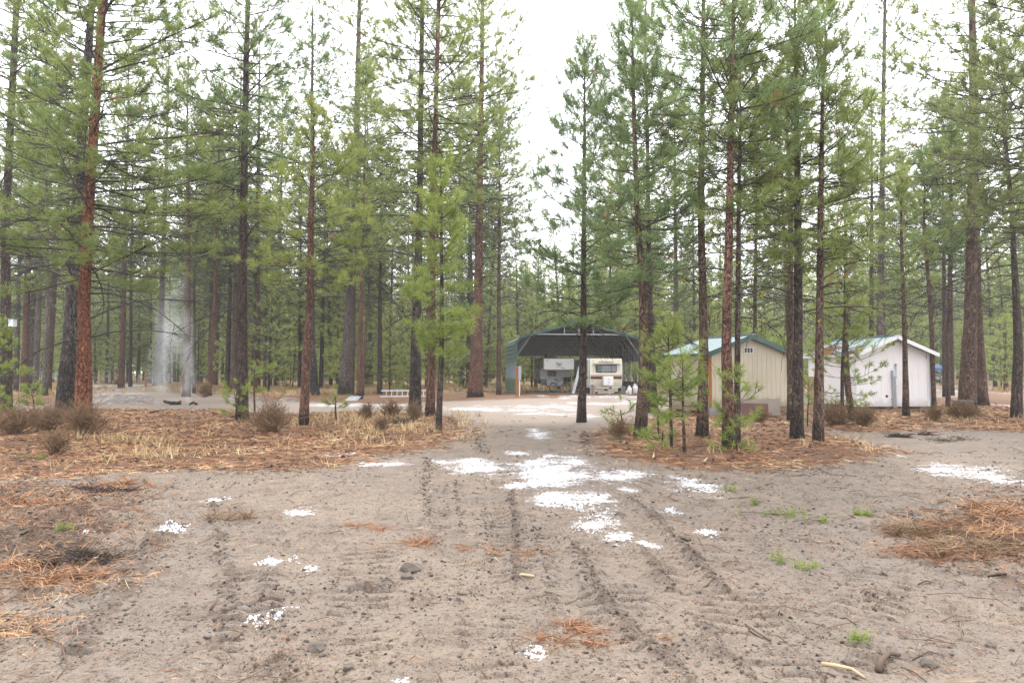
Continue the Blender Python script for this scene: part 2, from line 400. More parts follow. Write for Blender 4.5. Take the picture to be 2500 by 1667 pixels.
def ground_h(X, Y, lit=None, pa=None):
    X = np.asarray(X, float); Y = np.asarray(Y, float)
    if lit is None: lit, gr, pa, la, ha = masks(X, Y)
    near = np.clip(1 - (Y - 9) / 14, 0, 1)
    z = 0.07 * (fbm(X * 0.35, Y * 0.35, 3, 3) - 0.5) + near * (0.035 * (fbm(X * 1.7, Y * 1.7, 3, 11) - 0.5) + 0.045 * (fbm(X * 7.5, Y * 7.5, 3, 23) - 0.5) + 0.02 * (fbm(X * 17, Y * 17, 2, 29) - 0.5))
    lump = np.clip(fbm(X * 11, Y * 11, 3, 37) - 0.58, 0, 1)
    patchy = np.clip(fbm(X * 0.9, Y * 0.9, 2, 51) - 0.42, 0, 1) * 3
    z = z + near * lump * 0.16 * patchy + near * lump * 0.14 * (lit * 0.4 + pa)
    z = z + near * 0.030 * (fbm(X * 1.3, Y * 8.5, 3, 41) - 0.5)
    z = z + lit * 0.05 * fbm(X * 0.8, Y * 0.8, 3, 5) + pa * (0.03 + 0.16 * np.clip(fbm(X * 2.2, Y * 2.2, 4, 71) - 0.42, 0, 1))
    for a, b, w, amp in TRACKS:
        t, u, ln = seg_uv(a, b, X, Y)
        wob = (vnoise(t * 3, u * 3, 5) - 0.5) * 0.05
        ins = np.clip((w / 2 - np.abs(u + wob)) / 0.05, 0, 1) * np.clip((t + 0.1) / 0.25, 0, 1) * np.clip((ln + 0.1 - t) / 0.35, 0, 1)
        keep = np.clip(fbm(t * 2.6, u * 5, 2, 9) * 3.0 - 0.75, 0.1, 1)
        ph = (t + 0.025 * np.sin(u * 9 + t * 3)) / 0.15; ph = np.abs(ph - np.floor(ph) - 0.5) * 0.15
        groove = np.clip(1.45 - ph / 0.026, 0, 1)
        z = z * (1 - 0.75 * ins) + ins * min(1.4, amp + 0.45) * (-0.008 - 0.062 * groove * keep + 0.020 * np.clip(1 - np.abs(ph - 0.055) / 0.02, 0, 1) * keep)
    for a, b, w, h in RIDGES:
        t, u, ln = seg_uv(a, b, X, Y)
        wob = (vnoise(t * 2.5, t * 0 + 3.3, 15) - 0.5) * 0.12
        m = np.exp(-((u + wob) / w) ** 2) * ((t > 0) & (t < ln))
        z = z + m * h * (0.25 + 1.5 * fbm(X * 9, Y * 9, 2, 61))
    return z
def churn(X, Y):                  # soil turned over by the tracks: along the ridges and track edges
    m = np.zeros(X.shape)
    for a, b, w, h in RIDGES:
        t, u, ln = seg_uv(a, b, X, Y)
        m = np.maximum(m, np.exp(-(u / (w * 1.25)) ** 2) * np.clip((t + w) / w, 0, 1) * np.clip((ln + w - t) / w, 0, 1) * min(1, h / 0.035))
    for a, b, w, amp in TRACKS:
        t, u, ln = seg_uv(a, b, X, Y)
        m = np.maximum(m, 0.55 * amp * np.exp(-((np.abs(u) - w / 2) / 0.07) ** 2) * (t > 0) * (t < ln))
    return m
def gz(x, y): return float(ground_h(np.array([x]), np.array([y]))[0])
def on(px, py):
    p = gp(px, py); p.z = gz(p.x, p.y); return p

def axis(lo, dense_hi, step, g, hi):
    xs = [lo]
    while xs[-1] < hi:
        st = step if xs[-1] < dense_hi else step + g * (xs[-1] - dense_hi)
        xs.append(xs[-1] + st)
    return np.array(xs)
xp = axis(0.0, 6.2, 0.034, 0.045, 300); xs = np.concatenate([-xp[:0:-1], xp])
yf = axis(2.6, 7.6, 0.0145, 0.0235, 360); yb = -axis(-2.2, 0, 0.6, 0.4, 25)[::-1]
ys = np.concatenate([yb[yb < 2.2], yf])
GX, GY = np.meshgrid(xs, ys)
lit, gr, pa, la, ha = masks(GX, GY)
GZ = ground_h(GX, GY, lit, pa)
CH_ = churn(GX, GY); nx, ny = len(xs), len(ys)
idx = np.arange(nx * ny).reshape(ny, nx)
Fq = np.stack([idx[:-1, :-1], idx[:-1, 1:], idx[1:, 1:], idx[1:, :-1]], -1).reshape(-1, 4)

g = G('ground_soil')
P = g.pos()
n_big = g.noise(P, 0.55, 4, 0.6); n_mid = g.noise(P, 3.2, 5, 0.65); n_fine = g.noise(P, 24, 5, 0.72); n_grain = g.noise(P, 95, 3, 0.6)
a_lit, a_gr, a_pa, a_la, a_ha = [g.attr(k) for k in ('litter', 'grass', 'patch', 'lane', 'hail')]
soil = g.mix(g.sstep(n_big, 0.38, 0.62), (0.275, 0.228, 0.185), (0.225, 0.195, 0.170))
soil = g.mix(g.math('MULTIPLY', g.sstep(n_mid, 0.44, 0.66), 0.60), soil, (0.150, 0.120, 0.097))
soil = g.mix(g.math('MULTIPLY', g.sstep(g.noise(P, 11, 5, 0.7), 0.50, 0.66), 0.55), soil, (0.130, 0.100, 0.080))
soil = g.mix(g.math('MULTIPLY', g.sstep(n_fine, 0.53, 0.63), 0.92), soil, (0.062, 0.044, 0.035))
soil = g.mix(g.math('MULTIPLY', g.sstep(n_grain, 0.52, 0.66), 0.60), soil, (0.370, 0.325, 0.280))
soil = g.mix(g.math('MULTIPLY', g.sstep(g.noise(P, 60, 3, 0.65), 0.56, 0.66), 0.65), soil, (0.085, 0.064, 0.052))
spk = g.vor(g.pos((1, 1, 0.2)), 30)
soil = g.mix(g.math('MULTIPLY', g.math('SUBTRACT', 1, g.sstep(spk, 0.12, 0.22)), g.sstep(n_mid, 0.40, 0.55)), soil, (0.045, 0.032, 0.026))
red = g.math('MULTIPLY', g.sstep(g.noise(g.pos((1, 2.5, 1)), 9, 5, 0.7), 0.58, 0.70), 0.55)
soil = g.mix(red, soil, (0.25, 0.115, 0.062))
a_ch = g.attr('churn')
cm = g.sstep(g.math('ADD', a_ch, g.math('MULTIPLY', g.math('SUBTRACT', g.math('ADD', g.math('MULTIPLY', n_mid, 0.5), g.math('MULTIPLY', n_fine, 0.5)), 0.5), 3.6)), 0.45, 0.85)
soil = g.mix(g.math('MULTIPLY', cm, 0.50), soil, g.mix(g.sstep(n_fine, 0.42, 0.58), (0.120, 0.088, 0.068), (0.070, 0.048, 0.037)))
lane_c = g.mix(n_fine, (0.43, 0.38, 0.34), (0.30, 0.25, 0.215))
soil = g.mix(g.math('MULTIPLY', a_la, 0.75), soil, lane_c)
# needle litter: long streaky fibres, rust to straw
fib = g.noise(g.n('ShaderNodeMapping', {'Vector': P, 'Scale': (1, 3.2, 1), 'Rotation': (0, 0, 0.5)}).outputs[0], 22, 5, 0.75, 1.5)
fib2 = g.noise(g.n('ShaderNodeMapping', {'Vector': P, 'Scale': (3.0, 1, 1), 'Rotation': (0, 0, 0.3)}).outputs[0], 17, 5, 0.75, 1.5)
lc = g.ramp(g.math('MULTIPLY', g.math('ADD', fib, fib2), 0.5), [(0.32, (0.055, 0.034, 0.025)), (0.47, (0.175, 0.085, 0.044)), (0.58, (0.330, 0.170, 0.080)), (0.72, (0.500, 0.320, 0.165))])
lc = g.mix(g.math('MULTIPLY', g.sstep(g.noise(P, 1.3, 5, 0.65), 0.47, 0.62), 0.8), lc, g.mix(g.sstep(n_fine, .42, .6), (0.20, 0.145, 0.11), (0.075, 0.050, 0.038)))
lm = g.sstep(g.math('ADD', a_lit, g.math('MULTIPLY', g.math('SUBTRACT', g.math('ADD', g.math('MULTIPLY', n_mid, 0.6), g.math('MULTIPLY', n_fine, 0.5)), 0.55), 1.5)), 0.42, 0.62)
c = g.mix(lm, soil, lc)
gc = g.ramp(fib, [(0.3, (0.20, 0.130, 0.065)), (0.5, (0.42, 0.290, 0.135)), (0.7, (0.60, 0.450, 0.230))])
gm = g.sstep(g.math('ADD', g.math('MULTIPLY', a_gr, 0.8), g.math('MULTIPLY', g.math('SUBTRACT', n_mid, 0.5), 1.4)), 0.45, 0.75)
c = g.mix(gm, c, gc)
pc = g.ramp(g.math('ADD', g.math('MULTIPLY', fib2, 0.6), g.math('MULTIPLY', n_fine, 0.4)), [(0.38, (0.045, 0.034, 0.029)), (0.5, (0.140, 0.102, 0.078)), (0.6, (0.26, 0.17, 0.11)), (0.7, (0.33, 0.27, 0.22))])
pm = g.math('MULTIPLY', g.sstep(g.math('ADD', a_pa, g.math('MULTIPLY', g.math('SUBTRACT', n_mid, 0.5), 3.2)), 0.45, 0.8), 0.9)
c = g.mix(pm, c, pc)
# hail lying in grains
hs = g.noise(g.pos((0.55, 1, 1)), 4.0, 5, 0.7)
cov = g.math('ADD', a_ha, g.math('ADD', g.math('MULTIPLY', g.math('SUBTRACT', hs, 0.5), 1.5), g.math('MULTIPLY', g.math('SUBTRACT', n_fine, 0.5), 0.9)))
cov = g.math('MULTIPLY', g.sstep(cov, 0.12, 1.12), g.sstep(a_ha, 0.03, 0.2))
cr1 = g.n('ShaderNodeSeparateColor', {'Color': g.n('ShaderNodeTexVoronoi', {'Vector': P, 'Scale': 75.0}).outputs['Color']}).outputs[0]
cr2 = g.n('ShaderNodeSeparateColor', {'Color': g.n('ShaderNodeTexVoronoi', {'Vector': P, 'Scale': 28.0}).outputs['Color']}).outputs[0]
hm = g.sstep(g.math('SUBTRACT', g.math('MULTIPLY', cov, 1.06), g.math('ADD', g.math('MULTIPLY', cr1, 0.65), g.math('MULTIPLY', cr2, 0.37))), 0.0, 0.06)
c = g.mix(1.0, c, (0.635, 0.585, 0.545), 'MULTIPLY')
c = g.mix(g.math('MULTIPLY', hm, 0.88), c, (0.58, 0.59, 0.62))
g.col(c)
hh = g.math('ADD', g.math('MULTIPLY', n_fine, 0.7), g.math('ADD', g.math('MULTIPLY', n_grain, 0.30), g.math('MULTIPLY', g.math('ADD', fib, fib2), g.math('MULTIPLY', lm, 0.6))))
g.bump(hh, 0.9, 0.03)
M_GROUND = g.done(0.85, 0, 0.25)
me = npmesh('ground', np.stack([GX, GY, GZ], -1).reshape(-1, 3), Fq, M_GROUND,
            {'litter': lit.ravel(), 'grass': gr.ravel(), 'patch': pa.ravel(), 'lane': la.ravel(), 'hail': ha.ravel(), 'churn': CH_.ravel()}, smooth=True)
tag(link('ground', me), 'bare dirt yard with needle litter, hail patches and crawler tracks', kind='structure')
# ------------------------------------------------------------------ pines
def seg_mesh(P0, P1, R0, R1, n=3):           # bulk tapered prisms
    P0 = np.asarray(P0, float); P1 = np.asarray(P1, float); R0 = np.asarray(R0)[:, None]; R1 = np.asarray(R1)[:, None]
    d = P1 - P0; d /= np.maximum(np.linalg.norm(d, axis=1, keepdims=True), 1e-6)
    ref = np.where(np.abs(d[:, 2:3]) > 0.9, np.array([[1.0, 0, 0]]), np.array([[0, 0, 1.0]]))
    x = np.cross(d, ref); x /= np.maximum(np.linalg.norm(x, axis=1, keepdims=True), 1e-6); y = np.cross(d, x)
    vs = []
    for k in range(n):
        a = 2 * math.pi * k / n; o = x * math.cos(a) + y * math.sin(a)
        vs += [P0 + o * R0, P1 + o * R1]
    V = np.stack(vs, 1).reshape(-1, 3); m = len(P0)
    base = (np.arange(m) * 2 * n)[:, None]
    fs = [np.concatenate([base + 2 * k, base + 2 * ((k + 1) % n), base + 2 * ((k + 1) % n) + 1, base + 2 * k + 1], 1) for k in range(n)]
    return V, np.concatenate(fs, 0)
def needles(pos, axis, size, tone, N, width, rs, spread=(0.25, 1.45)):
    pos = np.asarray(pos, float); axis = np.asarray(axis, float); size = np.asarray(size, float); tone = np.asarray(tone, float)
    M = len(pos)
    axis = axis / np.maximum(np.linalg.norm(axis, axis=1, keepdims=True), 1e-6)
    ref = np.where(np.abs(axis[:, 2:3]) > 0.85, np.array([[1.0, 0, 0]]), np.array([[0, 0, 1.0]]))
    ux = np.cross(axis, ref); ux /= np.linalg.norm(ux, axis=1, keepdims=True); uy = np.cross(axis, ux)
    az = rs.rand(M, N) * 2 * math.pi; th = spread[0] + (spread[1] - spread[0]) * rs.rand(M, N) ** 0.8
    ln = size[:, None] * (0.75 + 0.4 * rs.rand(M, N)); off = (rs.rand(M, N) - 0.65) * size[:, None] * 0.9
    d = axis[:, None] * np.cos(th)[..., None] + (ux[:, None] * np.cos(az)[..., None] + uy[:, None] * np.sin(az)[..., None]) * np.sin(th)[..., None]
    b = pos[:, None] + axis[:, None] * off[..., None]
    tip = b + d * ln[..., None]; tip[..., 2] -= 0.06 * ln
    s = np.cross(d, rs.randn(M, N, 3)); s /= np.maximum(np.linalg.norm(s, axis=2, keepdims=True), 1e-6)
    w = width * (0.8 + 0.4 * rs.rand(M, N))[..., None]
    V = np.stack([b - s * w * 0.5, b + s * w * 0.5, tip], 2).reshape(-1, 3)
    Fc = np.arange(len(V)).reshape(-1, 3)
    tn = np.clip(tone[:, None] + 0.22 * (rs.rand(M, N) - 0.5), 0, 0.98); tn = np.where(tone[:, None] > 0.99, 1.0, tn)
    return V, Fc, np.repeat(tn.ravel(), 3)

def trunk_mesh(name, pts, rad, mat, sides, step, rs, rough=0.09, flare=0.35):
    pts = np.asarray(pts, float); rad = np.asarray(rad, float); z = pts[:, 2]
    zs = [z[0]]
    while zs[-1] < z[-1]: zs.append(zs[-1] + step * (1 + 0.06 * (zs[-1] - z[0])))
    zs[-1] = z[-1]; zs = np.array(zs)
    cx = np.interp(zs, z, pts[:, 0]); cy = np.interp(zs, z, pts[:, 1]); r = np.interp(zs, z, rad)
    k = np.ones(5) / 5
    if len(zs) > 8:
        cx = np.convolve(np.pad(cx, 2, 'edge'), k, 'valid'); cy = np.convolve(np.pad(cy, 2, 'edge'), k, 'valid')
    a = np.arange(sides) * 2 * math.pi / sides
    A, Zg = np.meshgrid(a, zs); Rg = np.repeat(r[:, None], sides, 1)
    ph = rs.rand(4) * 6.28
    h0 = Zg - z[0]
    but = np.exp(-h0 / 0.28) * flare * (0.55 + 0.45 * np.sin(A * 5 + ph[0]) + 0.25 * np.sin(A * 3 + ph[1]))
    circ = A / (2 * math.pi)
    plate = fbm(np.cos(A) * 2.2 + 7 + ph[2], Zg * 1.4 + np.sin(A) * 2.2, 3, 2) - 0.5
    fine = rs.rand(*A.shape) - 0.5
    Rg = Rg * (1 + but + rough * 1.6 * plate + rough * 0.9 * fine + 0.05 * np.sin(2 * A + ph[3]))
    V = np.stack([cx[:, None] + Rg * np.cos(A), cy[:, None] + Rg * np.sin(A), Zg], -1).reshape(-1, 3)
    m = len(zs); idx = np.arange(m * sides).reshape(m, sides); nxt = np.roll(idx, -1, 1)
    Fc = np.stack([idx[:-1], nxt[:-1], nxt[1:], idx[1:]], -1).reshape(-1, 4)
    return npmesh(name, V, Fc, mat, smooth=True), (zs, cx, cy, r)

def norm(v):
    l = math.sqrt(v[0] * v[0] + v[1] * v[1] + v[2] * v[2]) or 1e-6
    return (v[0] / l, v[1] / l, v[2] / l)
def make_crown(cv, z0, z1, R, rs, d, dens=1.0, zdead=None, zmax=None, shape=0.62, tsize=0.225, side=None, limb_n=3, lichen=0.0, upness=1.0, tuft=1.0, gap=0.0):
    """branches from z0 (lowest green) to z1 (leader); dead limbs from zdead to z0. Returns limb and needle arrays."""
    zs, cx, cy, tr = cv
    at = lambda z: (float(np.interp(z, zs, cx)), float(np.interp(z, zs, cy)))
    S0, S1, Q0, Q1 = [], [], [], []; TP, TA, TS, TT = [], [], [], []; LP = []
    H = z1 - z0
    gapx = 0.23 + 0.0020 * d
    z = z0
    def add(a, b, ra, rb): S0.append(a); S1.append(b); Q0.append(ra); Q1.append(rb)
    tone_tree = rs.rand() * 0.25
    while z < z1 - 0.15:
        f = (z - z0) / H                                    # 0 lowest, 1 top
        prof = math.pow(max(1 - f, 0.02), shape) * min(1.0, 0.55 + f * 2.6)
        nb = max(2, int(round((3.2 + rs.rand() * 2.2) * (0.7 + 0.3 * dens))))
        a0 = rs.rand() * 6.28
        over = zmax is not None and z > zmax
        for k in range(nb):
            if rs.rand() < gap: continue
            az = a0 + 6.28 * k / nb + rs.randn() * 0.35
            ln = R * prof * (0.55 + 0.6 * rs.rand())
            if side is not None: ln *= 1 + 0.35 * math.cos(az - side)
            ln = max(ln, 0.28)
            el = upness * (-0.10 + 1.0 * f ** 1.1) + rs.randn() * 0.14
            zz = z + rs.randn() * 0.10; x0, y0 = at(zz)
            nseg = 4 if ln > 0.8 else 2
            p = (x0, y0, zz); dirv = (math.cos(az) * math.cos(el), math.sin(az) * math.cos(el), math.sin(el))
            rb = 0.007 + 0.0075 * ln
            tone_b = min(0.95, max(0.02, 0.28 + tone_tree + 0.16 * rs.randn() + 0.18 * f))
            st = ln / nseg
            for i in range(nseg):
                q = (p[0] + dirv[0] * st, p[1] + dirv[1] * st, p[2] + dirv[2] * st)
                r0 = rb * (1 - 0.75 * i / nseg); r1 = rb * (1 - 0.75 * (i + 1) / nseg)
                add(p, q, r0, r1)
                fr = (i + 1) / nseg
                if fr > 0.3:
                    ns = max(1, int(round(st / (gapx * (2.6 if over else 1.0)) * 1.7 * dens)))
                    for s in range(ns):
                        t = rs.rand(); c = (p[0] + (q[0] - p[0]) * t, p[1] + (q[1] - p[1]) * t, p[2] + (q[2] - p[2]) * t)
                        sg = 1 if rs.rand() < 0.5 else -1; yaw = sg * (0.5 + 0.6 * rs.rand())
                        ca, sa = math.cos(yaw), math.sin(yaw)
                        sv = norm((dirv[0] * ca - dirv[1] * sa, dirv[0] * sa + dirv[1] * ca, dirv[2] + 0.15 + 0.45 * rs.rand()))
                        sl = (0.22 + 0.40 * rs.rand()) * (0.55 + 0.45 * min(1.6, ln)) * (1.25 - 0.5 * fr)
                        m = (c[0] + sv[0] * sl, c[1] + sv[1] * sl, c[2] + sv[2] * sl)
                        add(c, m, max(0.007, r0 * 0.45), 0.005)
                        up2 = norm((sv[0], sv[1], sv[2] + 0.25))
                        TP.append(m); TA.append(up2); TS.append(tsize * (0.8 + 0.4 * rs.rand())); TT.append(1.0 if rs.rand() < 0.008 else tone_b + 0.08 * rs.randn())
                        if rs.rand() < 0.75 * tuft and not over:
                            yaw2 = rs.randn() * 0.7; h = 0.45 + 0.3 * rs.rand()
                            c2 = (c[0] + sv[0] * sl * h, c[1] + sv[1] * sl * h, c[2] + sv[2] * sl * h)
                            v2 = norm((sv[0] * math.cos(yaw2) - sv[1] * math.sin(yaw2), sv[0] * math.sin(yaw2) + sv[1] * math.cos(yaw2), sv[2] + 0.35 * rs.rand()))
                            m2 = (c2[0] + v2[0] * 0.22, c2[1] + v2[1] * 0.22, c2[2] + v2[2] * 0.22)
                            add(c2, m2, 0.006, 0.004)
                            TP.append(m2); TA.append(v2); TS.append(tsize * (0.7 + 0.4 * rs.rand())); TT.append(tone_b + 0.08 * rs.randn())
                p = q
                bend = 0.16 if fr > 0.4 else -0.03
                dirv = norm((dirv[0] + rs.randn() * 0.10, dirv[1] + rs.randn() * 0.10, dirv[2] + bend + rs.randn() * 0.06))
            TP.append(p); TA.append(dirv); TS.append(tsize * 1.1); TT.append(tone_b + 0.1)
        z += (0.30 + 0.22 * rs.rand()) * (2.0 if over else 1.0) * (0.85 + 0.0045 * d)
    xt, yt = at(z1); TP.append((xt, yt, z1)); TA.append((0, 0, 1)); TS.append(tsize * 1.1); TT.append(0.6)
    if zdead is not None:
        z = zdead
        while z < z0 + 0.25 * H:
            nb = 1 + int(rs.rand() * 3)
            for k in range(nb):
                az = rs.rand() * 6.28; ln = R * (0.25 + 0.55 * rs.rand()); el = 0.15 + 0.25 * rs.randn()
                x0, y0 = at(z); p = (x0, y0, z + rs.randn() * 0.1); dv = (math.cos(az) * math.cos(el), math.sin(az) * math.cos(el), math.sin(el))
                ns = 4; st = ln / ns; rb = 0.009 + 0.007 * ln
                for i in range(ns):
                    q = (p[0] + dv[0] * st, p[1] + dv[1] * st, p[2] + dv[2] * st)
                    add(p, q, rb * (1 - 0.7 * i / ns), rb * (1 - 0.7 * (i + 1) / ns))
                    if lichen > 0 and rs.rand() < lichen: LP.append(q)
                    if i > 0:
                        for s in range(2):
                            yaw = (1 if rs.rand() < 0.5 else -1) * (0.5 + 0.7 * rs.rand()); sl = ln * (0.12 + 0.25 * rs.rand())
                            sv = norm((dv[0] * math.cos(yaw) - dv[1] * math.sin(yaw), dv[0] * math.sin(yaw) + dv[1] * math.cos(yaw), dv[2] - 0.35 * rs.rand()))
                            m = (q[0] + sv[0] * sl, q[1] + sv[1] * sl, q[2] + sv[2] * sl)
                            add(q, m, rb * 0.4, 0.004)
                            m2 = (m[0] + sv[0] * sl * 0.5 + rs.randn() * 0.05, m[1] + sv[1] * sl * 0.5 + rs.randn() * 0.05, m[2] + sv[2] * sl * 0.5 - 0.08)
                            add(m, m2, 0.005, 0.003)
                    p = q; dv = norm((dv[0] + rs.randn() * 0.14, dv[1] + rs.randn() * 0.14, dv[2] - 0.16 + 0.05 * rs.randn()))
            z += 0.16 + 0.3 * rs.rand()
    return (S0, S1, Q0, Q1), (TP, TA, TS, TT), LP

N_TRI = [0]
def grow(root, cv, bark_m, needle_m, rs, d, z0, z1, R, **kw):
    (S0, S1, Q0, Q1), (TP, TA, TS, TT), LP = make_crown(cv, z0, z1, R, rs, d, **kw)
    mn = 0.0030 + 0.00017 * d
    V, Fq2 = seg_mesh(S0, S1, np.maximum(Q0, mn), np.maximum(Q1, mn * 0.7), 3)
    mats = [M_LIMB]; mi = None
    lo = link('limbs', npmesh('limbs', V, Fq2, mats), root)
    N = int(np.clip(38 - d * 0.46, 11, 30)); w = 0.0055 + 0.00040 * d
    V2, F2, tn = needles(TP, TA, TS, np.clip(TT, 0, 1), N, w, rs)
    co = link('crown', npmesh('crown', V2, F2, needle_m, {'tone': tn}), root)
    N_TRI[0] += len(Fq2) * 2 + len(F2)
    if LP:
        m = len(LP); rr = np.repeat(np.array(LP), 5, 0) + rs.randn(m * 5, 3) * 0.035
        V3, F3, _ = needles(rr, rs.randn(m * 5, 3), np.full(m * 5, 0.05), np.full(m * 5, 0.5), 3, 0.03, rs, (0, 1.5))
        l = link('lichen', npmesh('lichen', V3, F3, M_LICHEN), root); l['kind'] = 'stuff'
    return lo, co

RK = 1.55                         # crowns as wide as they look, tufts included
def pine(label, bk, tone, pts, top, cb, Rpx, dens=1.0, dead=None, lichen=0.0, name='pine_tree', group=None, seed=None, **kw):
    base = gp(pts[0][0], pts[0][1]); Y = base.y; d = math.hypot(base.x, base.y)
    rs = np.random.RandomState(seed if seed is not None else int(pts[0][0] * 7 + pts[0][1]) % 99991)
    P = [atY(a, b, Y) for a, b, w in pts]; sc = Y / F
    rad = [w * 0.5 * sc for a, b, w in pts]
    P[0].z = -0.12
    zt = atY(1250, top, Y).z
    if zt > P[-1].z + 0.3:
        dv = (P[-1] - P[-2]) if len(P) > 1 else Vector((0, 0, 1)); sl = dv / max(dv.z, 0.1)
        h = zt - P[-1].z
        P.append(Vector((P[-1].x + sl.x * h * 0.5, P[-1].y + rs.randn() * 0.1, P[-1].z + h * 0.6))); rad.append(rad[-1] * 0.45)
        P.append(Vector((P[-2].x + sl.x * h * 0.75, P[-2].y, zt))); rad.append(0.012)
    for i in range(1, len(P)): P[i].y += rs.randn() * 0.05
    root = empty(name, (base.x, base.y, gz(base.x, base.y)))
    tag(root, label, 'tree' if name != 'young_pine' else 'young pine', group)
    o = Vector((base.x, base.y, 0))
    loc = [p - o for p in P]
    sides = 22 if d < 26 else (16 if d < 42 else 10)
    if max(rad) < 0.07: sides = 8
    # the needles hide the leader, so the flare is kept for real trunks
    me, cv = trunk_mesh('trunk', [tuple(p) for p in loc], rad, BARK[bk], sides, 0.10 + 0.004 * d, rs, flare=0.30 if rad[0] > 0.08 else 0.1)
    link('trunk', me, root); N_TRI[0] += len(me.polygons) * 2
    z0 = atY(1250, cb, Y).z; zd = None if dead is None else atY(1250, dead, Y).z
    zmax = atY(1250, -30, Y).z
    grow(root, cv, BARK[bk], NEEDLE[tone], rs, d, z0, zt, Rpx * sc * RK, dens=dens, zdead=zd, zmax=zmax, lichen=lichen, **kw)
    return root
